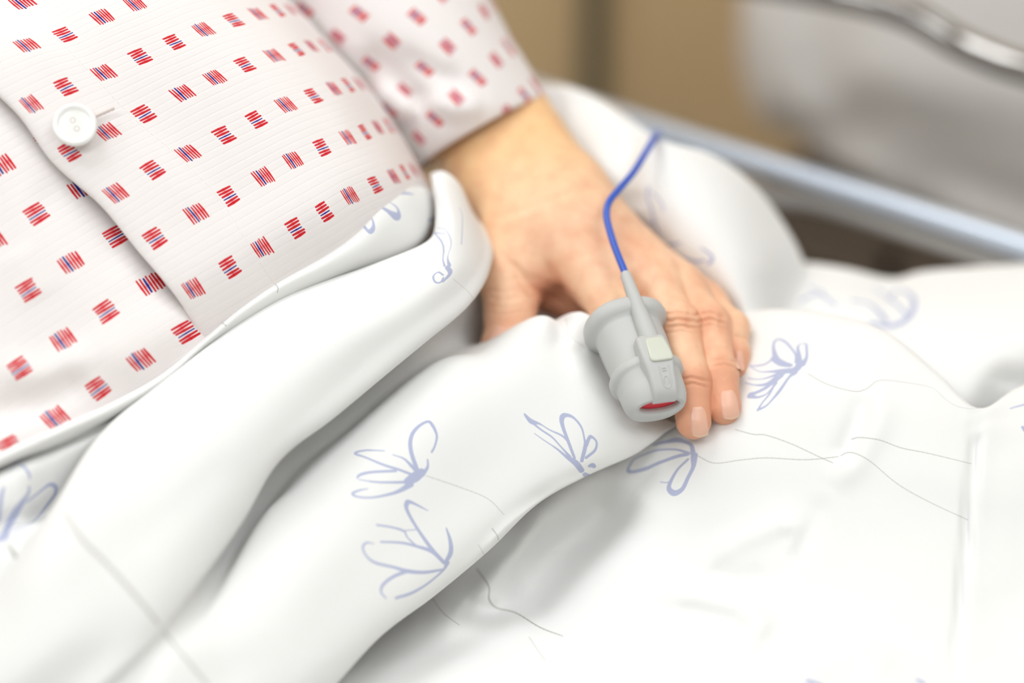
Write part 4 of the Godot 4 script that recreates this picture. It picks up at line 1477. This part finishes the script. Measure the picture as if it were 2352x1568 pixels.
func nail(body: Node3D, nl: Array, all: PackedInt32Array) -> void:
	var nt := 16
	var ns := 12
	var r := Vector2(nl[0], nl[1])
	var t := Vector2(nl[2], nl[3])
	var ax := (t - r).normalized()
	var sd := Vector2(-ax.y, ax.x)
	var length := r.distance_to(t)
	var v := PackedVector3Array()
	var n := PackedVector3Array()
	var cols := PackedColorArray()
	for j in nt + 1:
		var a := float(j) / nt
		# rounded root, nearly straight free edge
		var w: float = nl[4] * sqrt(clampf(1.0 - pow(maxf(0.0, 0.5 - a) / 0.5, 2.0), 0.01, 1.0)) * (1.0 - 0.10 * pow(maxf(0.0, a - 0.72) / 0.28, 2.0))
		for i in ns + 1:
			var b := float(i) / ns * 2.0 - 1.0
			var edge := 0.10 * (1.0 - b * b) * smoothstep(0.6, 1.0, a)
			var q := r + ax * length * (a + edge - 0.05) + sd * w * b
			var p := pt(q.x, q.y, nl[5] - 1.5)
			var ray := (p - cam_at).normalized()
			for k in 40:
				var d := field(p, all)
				if absf(d) < 0.00002: break
				p += ray * d * 0.9
			var g := Vector3(field(p + Vector3(0.0006, 0, 0), all) - field(p - Vector3(0.0006, 0, 0), all), field(p + Vector3(0, 0.0006, 0), all) - field(p - Vector3(0, 0.0006, 0), all), field(p + Vector3(0, 0, 0.0006), all) - field(p - Vector3(0, 0, 0.0006), all)).normalized()
			var rim := smoothstep(0.0, 0.22, minf(1.0 - absf(b), minf(a * 1.3, 1.0)))
			var lift := lerpf(-0.00035, 0.00035, rim) + 0.0005 * smoothstep(0.75, 1.0, a)
			v.append(p + g * lift)
			n.append(g)
			cols.append(Color(0.80, 0.46, 0.335) if a < 0.94 else Color(0.80, 0.58, 0.39))
	var idx := PackedInt32Array()
	var w2 := ns + 1
	for j in nt:
		for i in ns:
			var a2 := j * w2 + i
			idx.append_array(PackedInt32Array([a2, a2 + w2, a2 + 1, a2 + 1, a2 + w2, a2 + w2 + 1]))
	var f := (v[idx[2]] - v[idx[0]]).cross(v[idx[1]] - v[idx[0]])
	if f.dot(n[0]) < 0.0:
		for k in range(0, idx.size(), 3):
			var x := idx[k]
			idx[k] = idx[k + 1]
			idx[k + 1] = x
	var m := mat(Color.WHITE, 0.3)
	m.vertex_color_use_as_albedo = true
	tag(put("fingernail", arr_mesh(v, tri_normals(v, idx), idx, PackedVector2Array(), cols), m, body), "short pink fingernail")

# ---------------------------------------------------------------- pulse oximeter probe
var pr_o: Vector3
var pr_x: Vector3
var pr_y: Vector3
var pr_z: Vector3

func lp(x: float, y: float, z: float) -> Vector3:
	return pr_o + (pr_x * x + pr_y * y + pr_z * z) * 0.001

func oval(z: float, ax: float, ay: float, yo := 0.0, lean := 0.0, e := 0.9, sides := 56) -> PackedVector3Array:
	var r := PackedVector3Array()
	for k in sides:
		var a := TAU * k / sides
		var c := signf(cos(a)) * pow(absf(cos(a)), e)
		var s := signf(sin(a)) * pow(absf(sin(a)), e)
		r.append(lp(ax * c, yo + ay * s, z + lean * (yo + ay * s)))
	return r

func block(z: float, w: float, y0: float, y1: float, x0 := 0.0, round_ := 1.6) -> PackedVector3Array:
	# a rounded bridge cross-section standing on the shell
	var r := PackedVector3Array()
	for c in [[-w, y0, 0.0], [w, y0, 0.0], [w, y1, 1.0], [-w, y1, 1.0]]:
		var sx := signf(c[0])
		if c[2] == 0.0:
			for k in 4:
				r.append(lp(x0 + c[0] * (1.0 + 0.06), c[1], z))
		else:
			for k in 4:
				var a := (PI / 2.0) * k / 3.0
				if sx < 0.0: a = PI / 2.0 - a
				r.append(lp(x0 + c[0] - sx * round_ + sx * round_ * cos(a), c[1] - round_ + round_ * sin(a), z))
	return r

func probe() -> void:
	pr_o = pt(1437, 752, 2.0)
	var tip := pt(1512, 934, -0.6)
	pr_z = (tip - pr_o).normalized()
	var want := -c_fwd + c_right * 0.30 + c_up * 0.05
	pr_y = (want - pr_z * want.dot(pr_z)).normalized()
	pr_x = pr_y.cross(pr_z).normalized()
	if pr_x.dot(c_right) < 0.0:
		pr_x = -pr_x
	var L := pr_o.distance_to(tip) * 1000.0
	var k := L / 42.0
	var o := base("finger_probe", pr_o)
	tag(o, "grey rubber pulse oximeter probe with blue cable on the index finger", "oximeter probe")
	var rubber := mat(rgb(192, 192, 190), 0.55)
	rubber.metallic_specular = 0.4
	var shell: Array = [
		oval(-0.5, 11.0, 10.0), oval(-3.0, 12.5, 11.6), oval(-4.2, 14.6, 13.4), oval(-4.2, 16.4, 15.0), oval(-2.8, 17.8, 16.2), oval(-0.4, 18.2, 16.5), oval(1.6, 17.6, 15.9), oval(2.8, 16.2, 14.6), oval(3.8, 14.8, 13.3), oval(5.4, 14.4, 12.9),
		oval(12 * k, 14.3, 12.8), oval(20 * k, 13.9, 12.4), oval(24.4 * k, 13.8, 12.3), oval(24.9 * k, 15.0, 13.5), oval(25.8 * k, 15.7, 14.1), oval(28 * k, 15.7, 14.1), oval(29 * k, 15.0, 13.4), oval(29.8 * k, 13.8, 12.3),
		oval(36 * k, 13.6, 11.8, -0.2), oval(39 * k, 13.3, 11.2, -0.4), oval(41.5 * k, 12.4, 9.8, -0.6, 0.02), oval(42.8 * k, 11.2, 7.6, 0.0, 0.05), oval(43.3 * k, 10.2, 6.2, 0.8, 0.05, 0.8), oval(43.0 * k, 8.9, 4.4, 1.4, 0.05, 0.95), oval(41.6 * k, 8.7, 4.2, 1.4, 0.0, 0.95), oval(36.0 * k, 8.6, 4.0, 1.4, 0.0, 0.95)]
	put("probe_shell", rings(shell, false, false), rubber, o)
	var red := mat(rgb(176, 26, 48), 0.4)
	red.emission_enabled = true
	red.emission = Color(0.75, 0.04, 0.10)
	red.emission_energy_multiplier = 0.35
	var win := put("red_light_window", rings([oval(35.0 * k, 9.0, 4.6, 1.4, 0.0, 0.9), oval(40.4 * k, 8.9, 4.5, 1.4, 0.0, 0.9), oval(41.0 * k, 7.0, 2.8, 1.4, 0.0, 0.9)], true, true), red, o)
	tag(win, "slit glowing red at the tip")
	put("lens", rings([oval(39.0 * k, 4.2, 1.6, 3.4), oval(41.8 * k, 4.0, 1.5, 3.4), oval(42.4 * k, 2.6, 0.9, 3.4)], true, true), mat(rgb(225, 90, 90), 0.3), win)
	# bridge on top that holds the lamp
	var x0 := 0.8
	put("sensor_housing", rings([
		block(17.2 * k, 4.6, 10.0, 14.4, x0), block(18.0 * k, 5.6, 10.0, 16.2, x0), block(19.6 * k, 6.3, 10.0, 17.0, x0), block(24 * k, 6.7, 10.0, 17.2, x0), block(29 * k, 6.7, 10.0, 16.9, x0),
		block(32 * k, 6.3, 9.6, 16.2, x0), block(35 * k, 5.8, 9.0, 15.0, x0), block(39 * k, 5.5, 8.0, 13.2, x0), block(42 * k, 5.3, 6.0, 11.6, x0), block(43.4 * k, 5.0, 5.4, 10.0, x0), block(44.0 * k, 4.6, 5.0, 8.0, x0, 1.0)], true, true), rubber, o)
	var pad: Array = []
	for e in [[-0.8, 0.0], [0.1, 0.0], [0.45, 0.35], [0.55, 0.9], [0.6, 3.0]]:
		var r := PackedVector3Array()
		for q in 32:
			var a := TAU * q / 32
			var cx: float = signf(cos(a)) * pow(absf(cos(a)), 0.35) * (4.7 - e[1])
			var cz: float = signf(sin(a)) * pow(absf(sin(a)), 0.35) * (6.0 - e[1])
			var zz: float = 26.0 * k + cz
			r.append(lp(x0 + 1.0 + cx * (1.0 + 0.02 * cz), 17.2 - 0.008 * maxf(zz - 25.0 * k, 0.0) * maxf(zz - 25.0 * k, 0.0) + e[0], zz))
		pad.append(r)
	tag(put("light_pad", rings(pad, true, true), mat(rgb(205, 208, 194), 0.45), o), "pale green rounded pad")
	# raised emblem: an open frame round two bars and a hook
	var y_at := func(z: float) -> float: return lerpf(16.2, 15.0, (z / k - 32.0) / 3.0) if z / k < 35.0 else (lerpf(15.0, 13.2, (z / k - 35.0) / 4.0) if z / k < 39.0 else lerpf(13.2, 11.6, (z / k - 39.0) / 3.0))
	var emb := func(list: Array, r_mm: float) -> ArrayMesh:
		var path := PackedVector3Array()
		var rad := PackedFloat32Array()
		var c := PackedVector3Array()
		for e in list:
			c.append(lp(x0 + 0.9 + e[0], y_at.call((e[1] + 8.8) * k), (e[1] + 8.8) * k))
		for i in (c.size() - 1) * 5 + 1:
			path.append(spline(c, i / 5.0))
			rad.append(r_mm * 0.001)
		return tube(path, rad, 8)
	var em := put("emblem", emb.call([[-2.0, 24.6], [-2.0, 27], [-2.0, 30], [-1.4, 32.2], [0, 33.0], [1.4, 32.2], [2.0, 30], [2.0, 27], [2.0, 24.6]], 0.34), rubber, o)
	tag(em, "raised emblem with frame, bars and hook")
	for z in [25.6, 26.6]:
		put("emblem_bar", emb.call([[-0.8, z], [0.0, z], [0.8, z]], 0.36), rubber, em)
	put("emblem_hook", emb.call([[-1.1, 31.2], [-1.1, 29.8], [-0.6, 28.9], [0.2, 28.6], [0.9, 29.2], [1.0, 30.4], [0.7, 31.4]], 0.34), rubber, em)
	# strain relief and cable
	var boot := pts([[1436, 628, 1.9], [1452, 672, 1.2], [1472, 726, 0.6], [1492, 780, 0.0], [1504, 812, -0.1]])
	var path := PackedVector3Array()
	var rad := PackedFloat32Array()
	for i in 41:
		path.append(spline(boot, i / 10.0))
		rad.append(lerpf(0.0024, 0.0046, smoothstep(0.0, 1.0, i / 40.0)) * (0.82 if i == 0 else 1.0))
	put("strain_relief", tube(path, rad, 24), rubber, o)
	var cable := pts([[1444, 650, 1.6], [1434, 622, 2.0], [1414, 572, 2.8], [1400, 528, 3.4], [1393, 492, 3.8], [1400, 462, 4.2], [1426, 430, 5.0], [1456, 394, 6.2], [1482, 352, 7.6], [1503, 317, 9.4], [1512, 306, 14.0], [1520, 340, 18.5], [1535, 430, 22.0]])
	path = PackedVector3Array()
	rad = PackedFloat32Array()
	for i in 12 * 10 + 1:
		path.append(spline(cable, i / 10.0))
		rad.append(0.00155)
	tag(put("cable", tube(path, rad, 14), mat(rgb(52, 92, 190), 0.35), o), "smooth blue cable")
